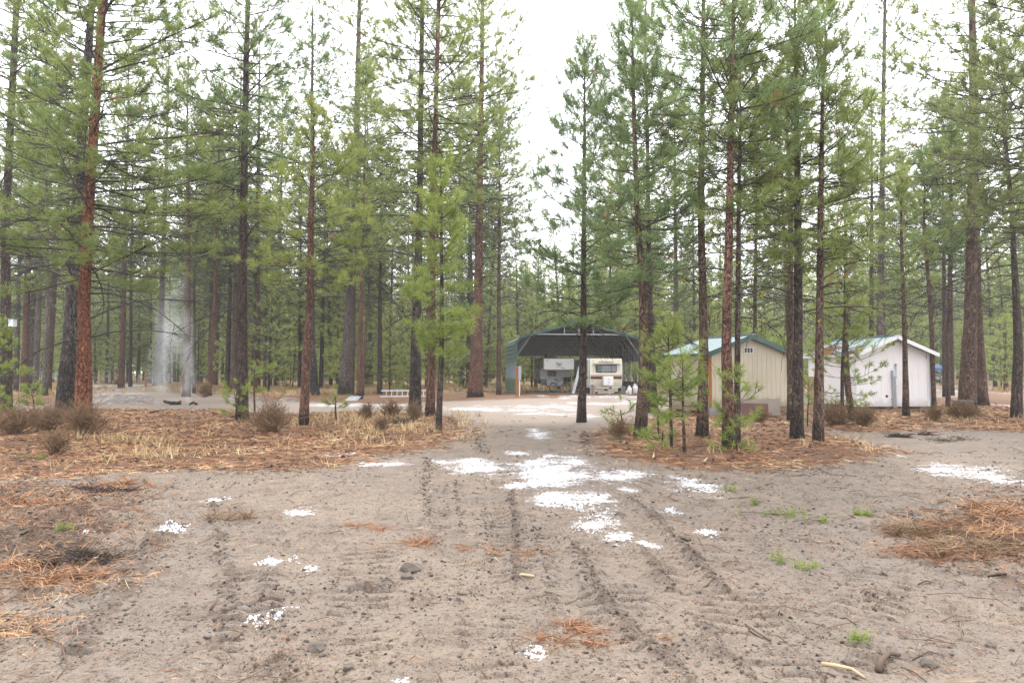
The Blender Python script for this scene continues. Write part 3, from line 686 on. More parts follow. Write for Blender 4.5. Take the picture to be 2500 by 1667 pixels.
# label, bark, needle tone, trunk [(px,py,width)], top, lowest green, crown radius, density, lowest dead limb
G_YARD = 'large pines around the yard'
TREES = [
 ("dark slim pine at the far left edge with a white box on its trunk", 'dark', 'mid', [(14, 1006, 27), (10, 540, 17), (43, 0, 13)], -480, 380, 185, 0.75, 700, 0),
 ("thick fire-blackened pine standing right behind the red-barked pine", 'char', 'blue', [(158, 1022, 52), (172, 840, 40), (178, 740, 35), (184, 540, 26), (227, 0, 16)], -620, 520, 150, 0.85, 700, 0),
 ("tall straight pine with bright red-orange bark at the left", 'red', 'mid', [(202, 1047, 41), (205, 840, 29), (206, 740, 26), (212, 540, 24), (246, 0, 17)], -720, 690, 250, 1.0, 820, 0),
 ("thick grey trunk of the close pair left of the burnt pine", 'grey', 'mid', [(68, 956, 20), (80, 740, 14), (96, 540, 11), (107, 280, 8)], 30, 620, 105, 0.9, 700, 0),
 ("slimmer right-hand trunk of the close pair left of the burnt pine", 'grey', 'dim', [(86, 960, 15), (95, 740, 13), (105, 560, 9)], 120, 600, 90, 0.9, 720, 0),
 ("slim grey-brown pine between the close pair and the burnt pine", 'grey', 'mid', [(109, 966, 15), (117, 760, 10), (113, 540, 8)], 200, 620, 90, 0.9, 720, 0),
 ("brown pine standing behind the low ash mound, wider of two", 'rust', 'mid', [(296, 947, 14), (303, 700, 10), (306, 500, 7)], 90, 640, 100, 1.0, 740, 0),
 ("very slim dark pine beside the wider brown one behind the ash mound", 'dark', 'dim', [(318, 944, 9), (320, 700, 7), (322, 540, 5)], 220, 680, 80, 1.0, 760, 0),
 ("grey pine at the left edge of the smoke column", 'grey', 'mid', [(384, 942, 20), (395, 740, 12), (402, 500, 9)], 70, 640, 110, 1.0, 720, 0),
 ("brown pine standing in the middle of the drifting smoke", 'brown', 'mid', [(455, 968, 19), (458, 740, 12), (458, 460, 8)], 150, 600, 95, 1.1, 720, 0),
 ("thin dark pine just right of the one in the smoke", 'dark', 'blue', [(474, 960, 8), (474, 700, 6), (476, 540, 5)], 260, 680, 70, 1.0, 740, 0),
 ("thin black leaning pine right of the smoke, tilted to the right", 'dark', 'dim', [(490, 938, 10), (500, 760, 7), (510, 540, 6)], 250, 660, 80, 1.0, 740, 0),
 ("rusty slim pine beside the dry bush right of the smoke", 'rust', 'mid', [(510, 966, 12), (516, 860, 10), (523, 750, 9), (530, 540, 6)], 190, 640, 85, 1.0, 740, 0),
 ("pale brown pine close behind the rusty slim one right of the smoke", 'brown', 'mid', [(527, 942, 10), (528, 740, 7), (532, 540, 5)], 240, 640, 80, 1.0, 740, 0),
 ("dark brown pine half hidden left of the big dark pine with sprigs at its foot", 'brown', 'mid', [(571, 957, 19), (575, 740, 13), (580, 540, 10)], 120, 620, 90, 1.0, 740, 0),
 ("big dark pine with green pine sprigs at its foot and long bare limbs", 'dark', 'blue', [(591, 1026, 30), (592, 840, 22), (593, 540, 18), (598, 260, 14), (605, 0, 11)], -360, 470, 185, 0.8, 800, 0),
 ("reddish pine close to the right of the big dark pine with sprigs", 'rust', 'mid', [(627, 956, 17), (628, 740, 13), (629, 540, 11)], 40, 600, 95, 1.0, 700, 0),
 ("straight dark brown pine alone between the big dark pine and the red-brown leaning one", 'brown', 'mid', [(674, 943, 13), (678, 760, 10), (682, 600, 8)], 180, 640, 95, 1.1, 740, 0),
 ("red-brown pine leaning right with a bushy yellow-green crown and forked top", 'rust', 'yellow', [(741, 1038, 26), (750, 860, 19), (757, 700, 17), (758, 540, 15), (763, 400, 9)], 262, 690, 130, 1.0, 780, 0),
 ("black scorched trunk just behind the red-brown leaning pine", 'char', 'blue', [(768, 965, 25), (762, 840, 15), (760, 540, 11), (761, 260, 8), (763, 60, 5)], -30, 420, 95, 0.75, 700, 0),
 ("thickest grey-brown trunk in the left middle with black scorched foot", 'grey', 'mid', [(840, 964, 33), (848, 840, 25), (854, 740, 22), (865, 540, 18), (877, 0, 10)], -260, 560, 150, 0.75, 700, 0),
 ("reddish pine right of the thickest grey-brown trunk, grey metal scrap at its foot", 'rust', 'mid', [(877, 975, 15), (881, 760, 9), (886, 540, 6)], 160, 640, 75, 1.0, 740, 0),
 ("pencil-thin dark pine between the thick grey-brown trunk and the reddish one", 'dark', 'mid', [(861, 966, 7), (865, 740, 5), (868, 560, 4)], 330, 660, 60, 1.0, 740, 0),
 ("thin brown pine leaning right from behind the reddish pine with metal scrap", 'brown', 'mid', [(884, 966, 8), (892, 840, 7), (898, 740, 5)], 360, 680, 65, 1.0, 760, 0),
 ("dark pine standing behind the left end of the aluminium ladder", 'dark', 'blue', [(927, 962, 14), (927, 800, 10), (931, 540, 7)], 350, 600, 75, 0.9, 760, 0),
 ("thin reddish pine left of the thickest grey-brown trunk", 'rust', 'mid', [(823, 944, 8), (829, 740, 5), (832, 540, 4)], 330, 660, 65, 1.0, 760, 0),
 ("short grey pine far behind the middle of the ladder", 'grey', 'mid', [(952, 943, 9), (954, 800, 7), (957, 680, 5)], 420, 720, 70, 1.0, 800, 0),
 ("stout black-sided pine standing in front of the ladder", 'char', 'mid', [(1013, 1008, 33), (1015, 840, 26), (1024, 540, 17), (1031, 0, 11)], -420, 600, 110, 0.8, 780, 0),
 ("reddish pine covering the right end of the ladder", 'rust', 'mid', [(1049, 1017, 26), (1055, 840, 19), (1056, 640, 15), (1056, 540, 13), (1072, 0, 10)], -420, 460, 190, 0.85, 640, 0),
 ("slender young pine with a full bright green crown near the ladder pines", 'dark', 'fresh', [(1070, 1054, 16), (1079, 840, 12), (1077, 540, 6)], 405, 860, 70, 1.15, 900, 0),
 ("very thick orange-brown pine with a dark foot, left of the carport", 'rust', 'mid', [(1159, 970, 38), (1165, 840, 27), (1168, 700, 21), (1170, 540, 17), (1179, 0, 8)], -330, 560, 130, 0.85, 690, 0),
 ("slim dark pine between the very thick orange-brown pine and the carport wall", 'brown', 'blue', [(1218, 964, 13), (1218, 760, 10), (1219, 560, 7)], 160, 620, 95, 1.0, 800, 0),
 ("shadowed trunk half behind the very thick orange-brown pine", 'dark', 'mid', [(1143, 946, 12), (1145, 740, 9), (1147, 560, 7)], 240, 600, 90, 1.0, 760, 0),
 ("thin leaning pine beside the very thick orange-brown one, leaning right", 'dark', 'mid', [(1182, 944, 7), (1192, 820, 6), (1200, 700, 5)], 300, 640, 70, 1.0, 760, 0),
 ("narrow pine with open sky around its top, in front of the trailer's left edge", 'dark', 'blue', [(1419, 1031, 24), (1424, 840, 16), (1425, 540, 11), (1427, 300, 7)], 108, 800, 135, 1.1, 880, 0.02),
 ("curving pine just right of the trailer and gas bottles", 'brown', 'blue', [(1563, 1068, 31), (1573, 900, 24), (1571, 700, 18), (1554, 540, 13), (1545, 200, 9)], 22, 700, 130, 1.05, 860, 0.10),
 ("dark trunk tucked behind the curving pine by the trailer", 'dark', 'mid', [(1594, 1008, 27), (1588, 840, 19), (1583, 620, 12), (1580, 300, 8)], -40, 560, 110, 0.9, 800, 0.08),
 ("straight brown pine in front of the tan shed's left wall", 'brown', 'blue', [(1715, 1067, 31), (1718, 840, 22), (1712, 540, 17), (1715, 0, 10)], -330, 420, 155, 0.85, 740, 0.14),
 ("red-brown pine in front of the tan shed's gable, sprigs at its foot", 'rust', 'blue', [(1781, 1095, 36), (1777, 840, 24), (1781, 540, 19), (1792, 0, 9)], -330, 400, 180, 0.9, 720, 0.14),
 ("thin black pine touching the red-brown one at the tan shed", 'dark', 'mid', [(1800, 1088, 17), (1802, 840, 13), (1806, 540, 9), (1807, 300, 6)], 90, 560, 130, 1.0, 760, 0.10),
 ("grey-brown pine at the tan shed's right corner, behind the black-barked one", 'brown', 'mid', [(1930, 1026, 16), (1929, 840, 14), (1928, 540, 12)], 110, 560, 100, 1.0, 740, 0.06),
 ("black-barked straight pine between the tan and the white shed", 'dark', 'mid', [(1946, 1074, 33), (1949, 840, 22), (1947, 540, 18), (1945, 240, 10)], -120, 620, 175, 1.05, 760, 0.03),
 ("bowed brown pine right of the black-barked one, with a pointed top", 'brown', 'mid', [(1997, 1083, 26), (2003, 840, 19), (2008, 540, 14), (2007, 200, 8)], 0, 640, 140, 1.0, 760, 0.02),
 ("thin dark pine standing before the white shed's side wall", 'dark', 'mid', [(2056, 1035, 9), (2056, 900, 8), (2060, 780, 5)], 560, 800, 60, 1.0, 860, 0),
 ("slim pine crossing the white shed's gable right of the conduit", 'brown', 'mid', [(2212, 1018, 16), (2206, 840, 10), (2201, 540, 6)], 430, 700, 75, 0.9, 790, 0.03),
 ("slender brown pine at the white shed's right corner", 'brown', 'blue', [(2281, 1000, 10), (2271, 760, 9), (2257, 540, 6)], 380, 640, 80, 1.0, 780, 0),
 ("left one of three slim dark trunks in front of the pale road strip", 'dark', 'blue', [(2306, 968, 10), (2305, 740, 8), (2303, 540, 6)], 230, 640, 85, 1.0, 760, 0),
 ("middle and nearest of three slim trunks in front of the pale road strip", 'brown', 'blue', [(2315, 995, 11), (2317, 820, 9), (2320, 640, 7)], 300, 640, 70, 1.0, 780, 0),
 ("right one of three slim dark trunks in front of the pale road strip", 'dark', 'mid', [(2325, 965, 10), (2322, 740, 8), (2320, 540, 6)], 200, 620, 80, 1.0, 760, 0),
 ("huge brown pine towering over the cut stump", 'brown', 'mid', [(2360, 1002, 39), (2367, 780, 27), (2374, 540, 23), (2380, 250, 19), (2374, 0, 13)], -420, 470, 175, 0.95, 720, 0.02),
 ("brown pine just right of the huge one by the stump", 'brown', 'mid', [(2400, 992, 26), (2393, 780, 16), (2387, 540, 10)], 160, 600, 110, 0.9, 760, 0.02),
 ("dark bowed pine near the right edge, bending left with height", 'dark', 'mid', [(2481, 1022, 26), (2485, 840, 20), (2472, 540, 10), (2453, 300, 8), (2447, 150, 6)], 60, 560, 120, 0.9, 760, 0.03),
 ("dark thin trunk showing above the white shed's roof", 'dark', 'mid', [(2126, 972, 11), (2126, 760, 10), (2127, 600, 8)], 230, 560, 85, 0.9, 690, 0),
 ("tall pale pine behind the white shed reaching the gap of open sky", 'grey', 'blue', [(2148, 966, 19), (2149, 740, 15), (2156, 400, 11), (2162, 0, 7)], -60, 560, 125, 0.85, 680, 0),
 ("tall misty pine right of the thickest grey-brown trunk, behind the ladder", 'grey', 'blue', [(905, 940, 14), (900, 640, 9)], 130, 640, 90, 0.9, 700, 0),
 ("overhanging pine at the right edge whose trunk is out of view", 'brown', 'dim', [(2572, 1060, 34), (2568, 540, 24), (2560, 0, 16)], -520, 560, 250, 1.0, 700, 0.1),
 ("misty pine behind the orange-brown one left of the open sky", 'grey', 'blue', [(1128, 944, 12), (1126, 640, 9), (1122, 300, 6)], 60, 640, 110, 1.0, 720, 0),
 ("pale slim pine right of the curving pine, top in open sky", 'grey', 'blue', [(1652, 956, 13), (1650, 640, 9), (1648, 400, 6)], 190, 660, 110, 1.0, 760, 0),
 ("dense middle-distance pine behind the tan shed's roof", 'dark', 'mid', [(1842, 962, 12), (1844, 740, 9), (1846, 500, 6)], 150, 740, 120, 1.1, 800, 0.02),
]
for t in TREES:
    pine(*t, group=G_YARD)

# young pines and sprigs near the yard
G_YOUNG = 'young pines growing near the yard'
YOUNG = [
 ("bright green young pine between the curving pine and the tan shed", 'brown', 'fresh', [(1640, 1096, 9), (1634, 900, 6)], 775, 985, 50, 1.5),
 ("thin-stemmed young pine in front of the tan shed's left wall", 'brown', 'fresh', [(1672, 1112, 9), (1668, 960, 5)], 882, 1010, 34, 0.75),
 ("small sparse pine seedling in the open right of the lane", 'brown', 'fresh', [(1523, 1060, 4), (1516, 1000, 3)], 972, 1050, 30, 0.7),
 ("low bushy pine at the foot of the curving pine", 'brown', 'fresh', [(1608, 1078, 5), (1606, 1020, 4)], 975, 1070, 32, 1.1),
 ("bright sprouting pine in front of the red-brown pine's foot", 'brown', 'fresh', [(1800, 1104, 5), (1796, 1000, 4)], 902, 1088, 34, 0.9),
 ("bare-stemmed young pine leaning left at the tan shed's right corner", 'brown', 'fresh', [(1922, 1000, 7), (1908, 920, 6), (1898, 868, 4)], 832, 880, 34, 1.1),
 ("small green pine below the plywood at the white shed", 'brown', 'mid', [(1972, 1042, 4), (1973, 990, 3)], 925, 1010, 22, 0.9),
 ("twisted leaning young pine with spread sprigs before the white shed", 'brown', 'fresh', [(2082, 1028, 16), (2070, 930, 15), (2065, 840, 12), (2066, 760, 7)], 690, 985, 72, 0.75),
 ("tiny green pine left of the burnt trunk", 'brown', 'fresh', [(85, 1016, 4), (84, 980, 3)], 940, 985, 20, 1.2),
 ("low green pine in the left corner beside the dark edge pine", 'brown', 'fresh', [(-12, 1016, 10), (-12, 900, 6)], 770, 1005, 58, 1.3),
 ("green young pine rising beside the dry bush near the big dark pine", 'brown', 'fresh', [(623, 1012, 5), (622, 940, 4)], 896, 960, 24, 1.2),
 ("leafy young pine hiding the foot of the big dark pine", 'brown', 'fresh', [(580, 1030, 4), (577, 980, 3)], 932, 1000, 24, 1.0),
 ("tiny yellowish pine in the litter between the two lanes", 'brown', 'fresh', [(820, 1030, 5), (818, 990, 4)], 964, 985, 12, 1.6),
 ("stiff little pine in the litter left of the thin-stemmed young pine", 'brown', 'fresh', [(1617, 1100, 4), (1616, 1060, 3)], 1040, 1096, 16, 1.2),
]
for lb, bk, tn, pts, top, cb, R, dens in YOUNG:
    pine(lb, bk, tn, pts, top, cb, R, dens, name='young_pine', group=G_YOUNG, tsize=0.15, shape=0.5, tuft=0.8)

# ---------------------------------------------------------------- the woods beyond: a few growths, copied as whole trees
def proto(H, R, z0, bk, tone, r0, seed, d, dens, name='distant_pine', zdead=None, tsize=0.28):
    rs = np.random.RandomState(seed)
    root = empty(name, (0, 0, 0))
    lean = rs.randn(2) * 0.3
    pts = [(0, 0, -0.1), (lean[0] * 0.4, lean[1] * 0.4, H * 0.4), (lean[0], lean[1], H * 0.8), (lean[0] * 1.1, lean[1] * 1.1, H)]
    me, cv = trunk_mesh('trunk', pts, [r0, r0 * 0.72, r0 * 0.3, 0.02], BARK[bk], 8, 0.45, rs, flare=0.25)
    link('trunk', me, root); N_TRI[0] += len(me.polygons) * 2
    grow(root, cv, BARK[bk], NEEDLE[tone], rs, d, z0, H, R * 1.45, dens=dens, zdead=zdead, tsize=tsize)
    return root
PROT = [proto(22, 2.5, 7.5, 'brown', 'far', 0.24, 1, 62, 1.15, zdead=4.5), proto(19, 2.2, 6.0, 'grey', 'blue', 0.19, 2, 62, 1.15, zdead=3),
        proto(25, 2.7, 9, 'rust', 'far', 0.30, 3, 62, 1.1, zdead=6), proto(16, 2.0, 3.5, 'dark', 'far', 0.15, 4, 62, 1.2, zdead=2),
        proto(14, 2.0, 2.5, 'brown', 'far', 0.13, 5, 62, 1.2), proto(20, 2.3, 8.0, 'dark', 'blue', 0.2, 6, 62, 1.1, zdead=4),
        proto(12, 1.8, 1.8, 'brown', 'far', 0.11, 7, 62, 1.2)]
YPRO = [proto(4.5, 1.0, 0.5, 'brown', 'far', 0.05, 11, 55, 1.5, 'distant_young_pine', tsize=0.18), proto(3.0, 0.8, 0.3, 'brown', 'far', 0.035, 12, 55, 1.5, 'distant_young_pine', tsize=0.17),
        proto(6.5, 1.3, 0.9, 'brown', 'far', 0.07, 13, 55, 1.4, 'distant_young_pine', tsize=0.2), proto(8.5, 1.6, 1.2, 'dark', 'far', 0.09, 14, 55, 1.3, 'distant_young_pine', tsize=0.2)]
L_FAR = 'distant pine among the misty woods beyond the yard'
L_FARY = 'distant yellow-green young pine under the woods beyond the yard'
KEEP = []                         # (x, y) already taken
def blocked(x, y):
    if -1.5 < x < 11 and 43 < y < 58: return True          # carport
    if 12.5 < x < 19 and 26 < y < 36: return True
    if y < 62 and 0.45 < x / y < 0.80 and y < 50: return True
    px = 1250 + x / y * F
    if 190 < px < 480 and y < 79: return True               # road at the left
    if 2270 < px < 2420 and y < 79: return True
    return any((x - a) ** 2 + (y - b) ** 2 < 2.6 for a, b in KEEP)
rsb = np.random.RandomState(42); first = {}
def put(protos, label, group, x, y, s, cat='tree'):
    k = rsb.randint(len(protos)); p = protos[k]
    if id(p) not in first: first[id(p)] = 1; o = p
    else: o = copy_tree(p)
    o.location = (x, y, gz(x, y) - 0.05); o.rotation_euler = (rsb.randn() * 0.015, rsb.randn() * 0.015, rsb.rand() * 6.28)
    o.scale = (s * (0.85 + 0.25 * rsb.rand()),) * 2 + (s,)
    tag(o, label, cat, group); KEEP.append((x, y))
n = 0
while n < 215:
    y = 47 + 85 * rsb.rand() ** 0.9; x = (rsb.rand() * 2 - 1) * (0.86 * y)
    px = 1250 + x / y * F
    if blocked(x, y): continue
    s = 0.8 + 0.35 * rsb.rand()
    if 1230 < px < 1400: s *= 0.72                          # lower woods under the open sky
    put(PROT, L_FAR, 'distant pines beyond the yard', x, y, s); n += 1
n = 0
while n < 45:                                           # the woods behind the far road at the left, and behind the carport
    y = 80 + 30 * rsb.rand(); px = 150 + 330 * rsb.rand() if n % 3 else 1180 + 420 * rsb.rand(); x = (px - 1250) / F * y
    if blocked(x, y): continue
    put(PROT[3:], L_FAR, 'distant pines beyond the yard', x, y, 0.85 + 0.3 * rsb.rand()); n += 1
n = 0
while n < 190:
    y = 44 + 62 * rsb.rand() ** 0.95; x = (rsb.rand() * 2 - 1) * (0.82 * y)
    if blocked(x, y): continue
    put(YPRO, L_FARY, 'distant young pines beyond the yard', x, y, 0.8 + 0.5 * rsb.rand()); n += 1

# the woods that close the view: far past telling one tree from the next
def far_wood():
    rs = np.random.RandomState(5)
    S0, S1, Q0, Q1, TP, TA, TS, TT = [], [], [], [], [], [], [], []
    for i in range(1500):
        y = 112 + 120 * rs.rand(); x = (rs.rand() * 2 - 1) * 0.95 * y; H = 13 + 12 * rs.rand(); z0 = H * (0.02 + 0.3 * rs.rand() ** 2)
        S0.append((x, y, -0.2)); S1.append((x + rs.randn() * .3, y, H)); Q0.append(0.22); Q1.append(0.05)
        for k in range(72):
            f = rs.rand(); a = rs.rand() * 6.28; r = (0.4 + 2.3 * (1 - f) ** 0.6) * rs.rand() ** 0.5
            TP.append((x + math.cos(a) * r, y + math.sin(a) * r, z0 + f * (H - z0))); TA.append((math.cos(a), math.sin(a), 0.4)); TS.append(0.95); TT.append(rs.rand() * 0.9)
    V, Fq3 = seg_mesh(S0, S1, Q0, Q1, 4)
    V2, F2, tn = needles(TP, TA, TS, TT, 5, 0.24, rs)
    r = empty('far_wood', (0, 200, 0)); tag(r, 'far pine wood closing the view, one misty green mass', 'woods', kind='stuff')
    V[:, 1] -= 200; V2[:, 1] -= 200
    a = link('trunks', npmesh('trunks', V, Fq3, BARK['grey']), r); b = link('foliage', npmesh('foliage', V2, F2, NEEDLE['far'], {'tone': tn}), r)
    a['kind'] = 'stuff'; b['kind'] = 'stuff'; N_TRI[0] += len(Fq3) * 2 + len(F2)
far_wood()
print('TRIS trees', N_TRI[0])
# ------------------------------------------------------------------ materials of built things
M_CREAM = simple('cream_siding', (0.78, 0.72, 0.58), 0.5, 0, 0.05, 2.5, 0.35, (0.30, 0.25, 0.18))
M_WHITE = simple('white_paint', (0.84, 0.81, 0.80), 0.6, 0, 0.05, 2.0, 0.18, (0.50, 0.44, 0.38))
M_PINKW = simple('shed_white_siding', (0.86, 0.80, 0.785), 0.75, 0, 0.05, 1.5, 0.35, (0.56, 0.50, 0.47))
M_TAN = simple('shed_tan_siding', (0.60, 0.525, 0.40), 0.8, 0, 0.07, 1.6, 0.35, (0.33, 0.265, 0.18))
M_TRIMO = simple('orange_trim_wood', (0.40, 0.135, 0.035), 0.75, 0, 0.2, 4)
M_GREEN = simple('green_metal_trim', (0.024, 0.085, 0.066), 0.35, 0.1, 0.12, 3, spec=0.5)
M_ROOFT = simple('teal_roof_metal', (0.400, 0.490, 0.505), 0.30, 0.15, 0.10, 2, 0.35, (0.16, 0.20, 0.18), spec=0.6)
M_GREENP = simple('carport_green_panel', (0.150, 0.225, 0.178), 0.45, 0.1, 0.1, 3, 0.3, (0.16, 0.17, 0.12), spec=0.5)
M_GALV = simple('galvanised_metal', (0.42, 0.44, 0.46), 0.42, 0.6, 0.12, 4, 0.25, (0.2, 0.19, 0.18), spec=0.5)
M_GALVD = simple('dull_ribbed_steel', (0.200, 0.175, 0.168), 0.6, 0.1, 0.2, 4, 0.3, (0.08, 0.07, 0.065))
M_FRAME = simple('dull_steel_tube', (0.20, 0.205, 0.21), 0.5, 0.3)
M_BLUEG = simple('translucent_blue_panel', (0.36, 0.44, 0.50), 0.45, 0.1, 0.08, 3, 0.25, (0.25, 0.28, 0.28))
M_GLASS = simple('dark_glass', (0.018, 0.020, 0.024), 0.06, 0, 0.1, 3, spec=0.8)
M_BLACK = simple('black_plastic', (0.016, 0.016, 0.017), 0.5, 0, 0.2, 4)
M_RUBBER = simple('tyre_rubber', (0.020, 0.019, 0.018), 0.8, 0, 0.2, 6)
M_MAROON = simple('maroon_stripe', (0.105, 0.028, 0.024), 0.5, 0, 0.12, 2)
M_ROSE = simple('rose_stripe', (0.40, 0.235, 0.180), 0.5, 0, 0.1, 2)
M_ORANGE = simple('amber_lens', (0.75, 0.22, 0.02), 0.3, 0, 0.05)
M_REDL = simple('dark_red_lens', (0.12, 0.02, 0.02), 0.3, 0, 0.05)
M_CAMPER = simple('camper_shell', (0.66, 0.64, 0.61), 0.5, 0, 0.05, 2, 0.25, (0.26, 0.25, 0.23))
M_GREYB = simple('concrete_grey', (0.30, 0.29, 0.275), 0.9, 0, 0.15, 7, 0.4, (0.15, 0.14, 0.13), bump=0.3)
M_SLATE = simple('dark_slab', (0.165, 0.150, 0.135), 0.9, 0, 0.15, 6, bump=0.3)
M_WOODG = simple('weathered_plywood', (0.33, 0.27, 0.225), 0.9, 0, 0.2, 4, 0.5, (0.20, 0.155, 0.125))
M_WOODT = simple('tan_plywood', (0.33, 0.225, 0.125), 0.85, 0, 0.15, 3, 0.5, (0.20, 0.13, 0.075))
M_RUST = simple('maroon_rusty_sheet', (0.155, 0.080, 0.066), 0.8, 0.1, 0.2, 4, 0.5, (0.24, 0.12, 0.06))
M_POSTO = simple('orange_cedar_post', (0.34, 0.125, 0.042), 0.8, 0, 0.2, 5)
M_ALU = simple('ladder_aluminium', (0.70, 0.71, 0.72), 0.35, 0.5, 0.06, 4, spec=0.5)
M_CHAR = simple('charred_wood', (0.016, 0.015, 0.016), 0.9, 0, 0.5, 9, bump=0.6)
M_BLUE = simple('blue_tarp', (0.10, 0.19, 0.38), 0.5, 0, 0.15, 2)
M_PALE = simple('pale_painted_panel', (0.70, 0.74, 0.77), 0.5, 0, 0.08, 2)
M_BONE = simple('peeled_stick', (0.50, 0.36, 0.21), 0.85, 0, 0.25, 8)
M_STUMPT = simple('stump_top_grey', (0.105, 0.115, 0.115), 0.9, 0, 0.25, 9, bump=0.5)
M_INK = simple('black_lettering', (0.03, 0.028, 0.028), 0.6)
M_VENT = simple('vent_shadow', (0.085, 0.075, 0.066), 0.8)

def splash(m, z0, h, c, amt=0.6):
    t = m.node_tree; b = t.nodes['Principled BSDF']; src = b.inputs['Base Color'].links[0].from_socket
    g = G.__new__(G); g.m = m; g.t = t; g.b = b
    z = g.n('ShaderNodeSeparateXYZ', {'Vector': g.n('ShaderNodeNewGeometry').outputs['Position']}).outputs[2]
    n_ = g.noise(g.pos((1, 1, .6)), 7.0, 5, .7)
    f = g.math('SUBTRACT', 1.0, g.sstep(g.math('ADD', z, g.math('MULTIPLY', g.math('SUBTRACT', n_, .5), -h * 2.2)), z0, z0 + h))
    g.put(b.inputs['Base Color'], g.mix(g.math('MULTIPLY', f, amt), src, c))
splash(M_TAN, 0.25, 0.45, (0.19, 0.145, 0.10)); splash(M_PINKW, 0.13, 0.40, (0.30, 0.25, 0.215), 0.5)
def part(mb, name, mat, parent, **k): return mb.build(name, mat, parent, **k)

# ------------------------------------------------------------------ tan shed (local x along the gable, y away along the side wall)
def gable_shed(label, origin, rz, W, Ln, z0, zw, pitch_h, wall_m, groove, over_e, over_r, roof_m, rake_m, rake_h, name, trim_m, board_n, side_board_n, rib=0.30, thick=0.05):
    t = empty(name, origin, rz); tag(t, label, 'shed')
    zr = zw + pitch_h
    # frame behind the boards: solid core just inside them
    core = MB(); i = 0.02
    core.prism([(i, z0 + 0.01), (W - i, z0 + 0.01), (W - i, zw), (W / 2, zr - 0.03), (i, zw)], i, Ln - i)
    part(core, 'wall_core', M_VENT, t)
    def top(x): return zw + pitch_h * (1 - abs(x - W / 2) / (W / 2)) - 0.015
    bw = W / board_n
    for yy0, yy1 in ((0, 0.018), (Ln - 0.018, Ln)):        # gable boards
        for k in range(board_n):
            a, b = k * bw + groove / 2, (k + 1) * bw - groove / 2
            poly = [(a, z0), (b, z0), (b, top(b))]
            if a < W / 2 < b: poly.append((W / 2, top(W / 2)))
            poly.append((a, top(a)))
            part(MB().prism(poly, yy0, yy1), 'siding_board', wall_m, t)
    sw = Ln / side_board_n
    for xx0, xx1 in ((0, 0.018), (W - 0.018, W)):
        for k in range(side_board_n):
            a, b = k * sw + groove / 2, (k + 1) * sw - groove / 2
            if k == 0: a = 0.021
            if k == side_board_n - 1: b = Ln - 0.021
            part(MB().box(xx0, xx1, a, b, z0, zw + 0.01), 'siding_board', wall_m, t)
    # roof: two slopes with raised ribs
    sl = pitch_h / (W / 2)
    for s in (-1, 1):
        m = MB()
        xe = -over_e if s < 0 else W + over_e
        ze = zw - sl * over_e
        A = [(xe, -over_r, ze), (W / 2, -over_r, zr), (W / 2, Ln + over_r, zr), (xe, Ln + over_r, ze)]
        if s > 0: A = [A[1], A[0], A[3], A[2]]
        m.hexa([(x, y, z + 0.012) for x, y, z in A] + [(x, y, z + 0.012 + thick) for x, y, z in A])
        y = -over_r + 0.03
        while y < Ln + over_r:
            m.bar((xe, y, ze + thick + 0.022), (W / 2, y, zr + thick + 0.022), 0.035, 0.025)
            y += rib
        part(m, 'roof_slope', roof_m, t)
        for yy in (-over_r - 0.012, Ln + over_r + 0.012):
            part(MB().bar((xe - s * -0.0, yy, ze + 0.012 + thick / 2 - rake_h * 0.28), (W / 2, yy, zr + 0.012 + thick / 2 - rake_h * 0.28), 0.022, rake_h), 'rake_board', rake_m, t)
        part(MB().box(min(xe, xe + s * 0.02), max(xe, xe + s * 0.02), -over_r, Ln + over_r, ze - 0.05, ze + 0.035), 'eave_board', rake_m if trim_m is None else rake_m, t)
    part(MB().bar((W / 2, -over_r - 0.02, zr + thick + 0.03), (W / 2, Ln + over_r + 0.02, zr + thick + 0.03), 0.24, 0.02), 'ridge_cap', roof_m, t)
    return t
C0 = atY(1735, 993, 24.5)
RZ1 = math.atan2(0.75, 2.4)
tan = gable_shed('tan grooved-board shed with green metal roof edges and an orange corner trim', (C0.x, 24.5, 0), RZ1, 3.4, 2.75, 0.27, 2.24, 0.60,
                 M_TAN, 0.010, 0.20, 0.16, M_ROOFT, M_GREEN, 0.17, 'tan_shed', M_TRIMO, 17, 14)
part(MB().box(-0.030, 0.045, -0.030, -0.003, 0.22, 2.22), 'corner_trim', M_TRIMO, tan)
part(MB().box(-0.030, -0.003, -0.003, 0.05, 0.22, 2.22), 'corner_trim', M_TRIMO, tan)
part(MB().box(-0.028, -0.004, 2.69, 2.76, 0.3, 2.15), 'corner_trim', M_TRIMO, tan)
vx = 1.62
fr = MB()
for a, b, c, d in ((vx - .20, vx + .20, 2.42, 2.445), (vx - .20, vx + .20, 2.215, 2.24), (vx - .20, vx - .175, 2.24, 2.42), (vx + .175, vx + .20, 2.24, 2.42), (vx - .075, vx - .055, 2.24, 2.42), (vx + .055, vx + .075, 2.24, 2.42)):
    fr.box(a, b, -0.022, -0.002, c, d)
v = part(fr, 'gable_vent', M_WHITE, tan)
for k in range(3):
    a = vx - 0.175 + 0.13 * k - (0.005 if k == 0 else 0)
    part(MB().box(a + (0.005 if k == 0 else 0), a + 0.10, -0.012, -0.003, 2.24, 2.42), 'vent_opening', M_VENT, v)
part(MB().box(0, 3.4, 0.05, 2.7, 0.10, 0.265), 'floor_beam', M_WOODT, tan)
for x, y in ((0.05, 0.1), (1.6, 0.1), (3.2, 0.1), (0.05, 2.4), (3.2, 2.4)):
    part(MB().box(x - .02, x + .24, y, y + .3, -0.08, 0.10), 'support_block', M_GREYB, tan)

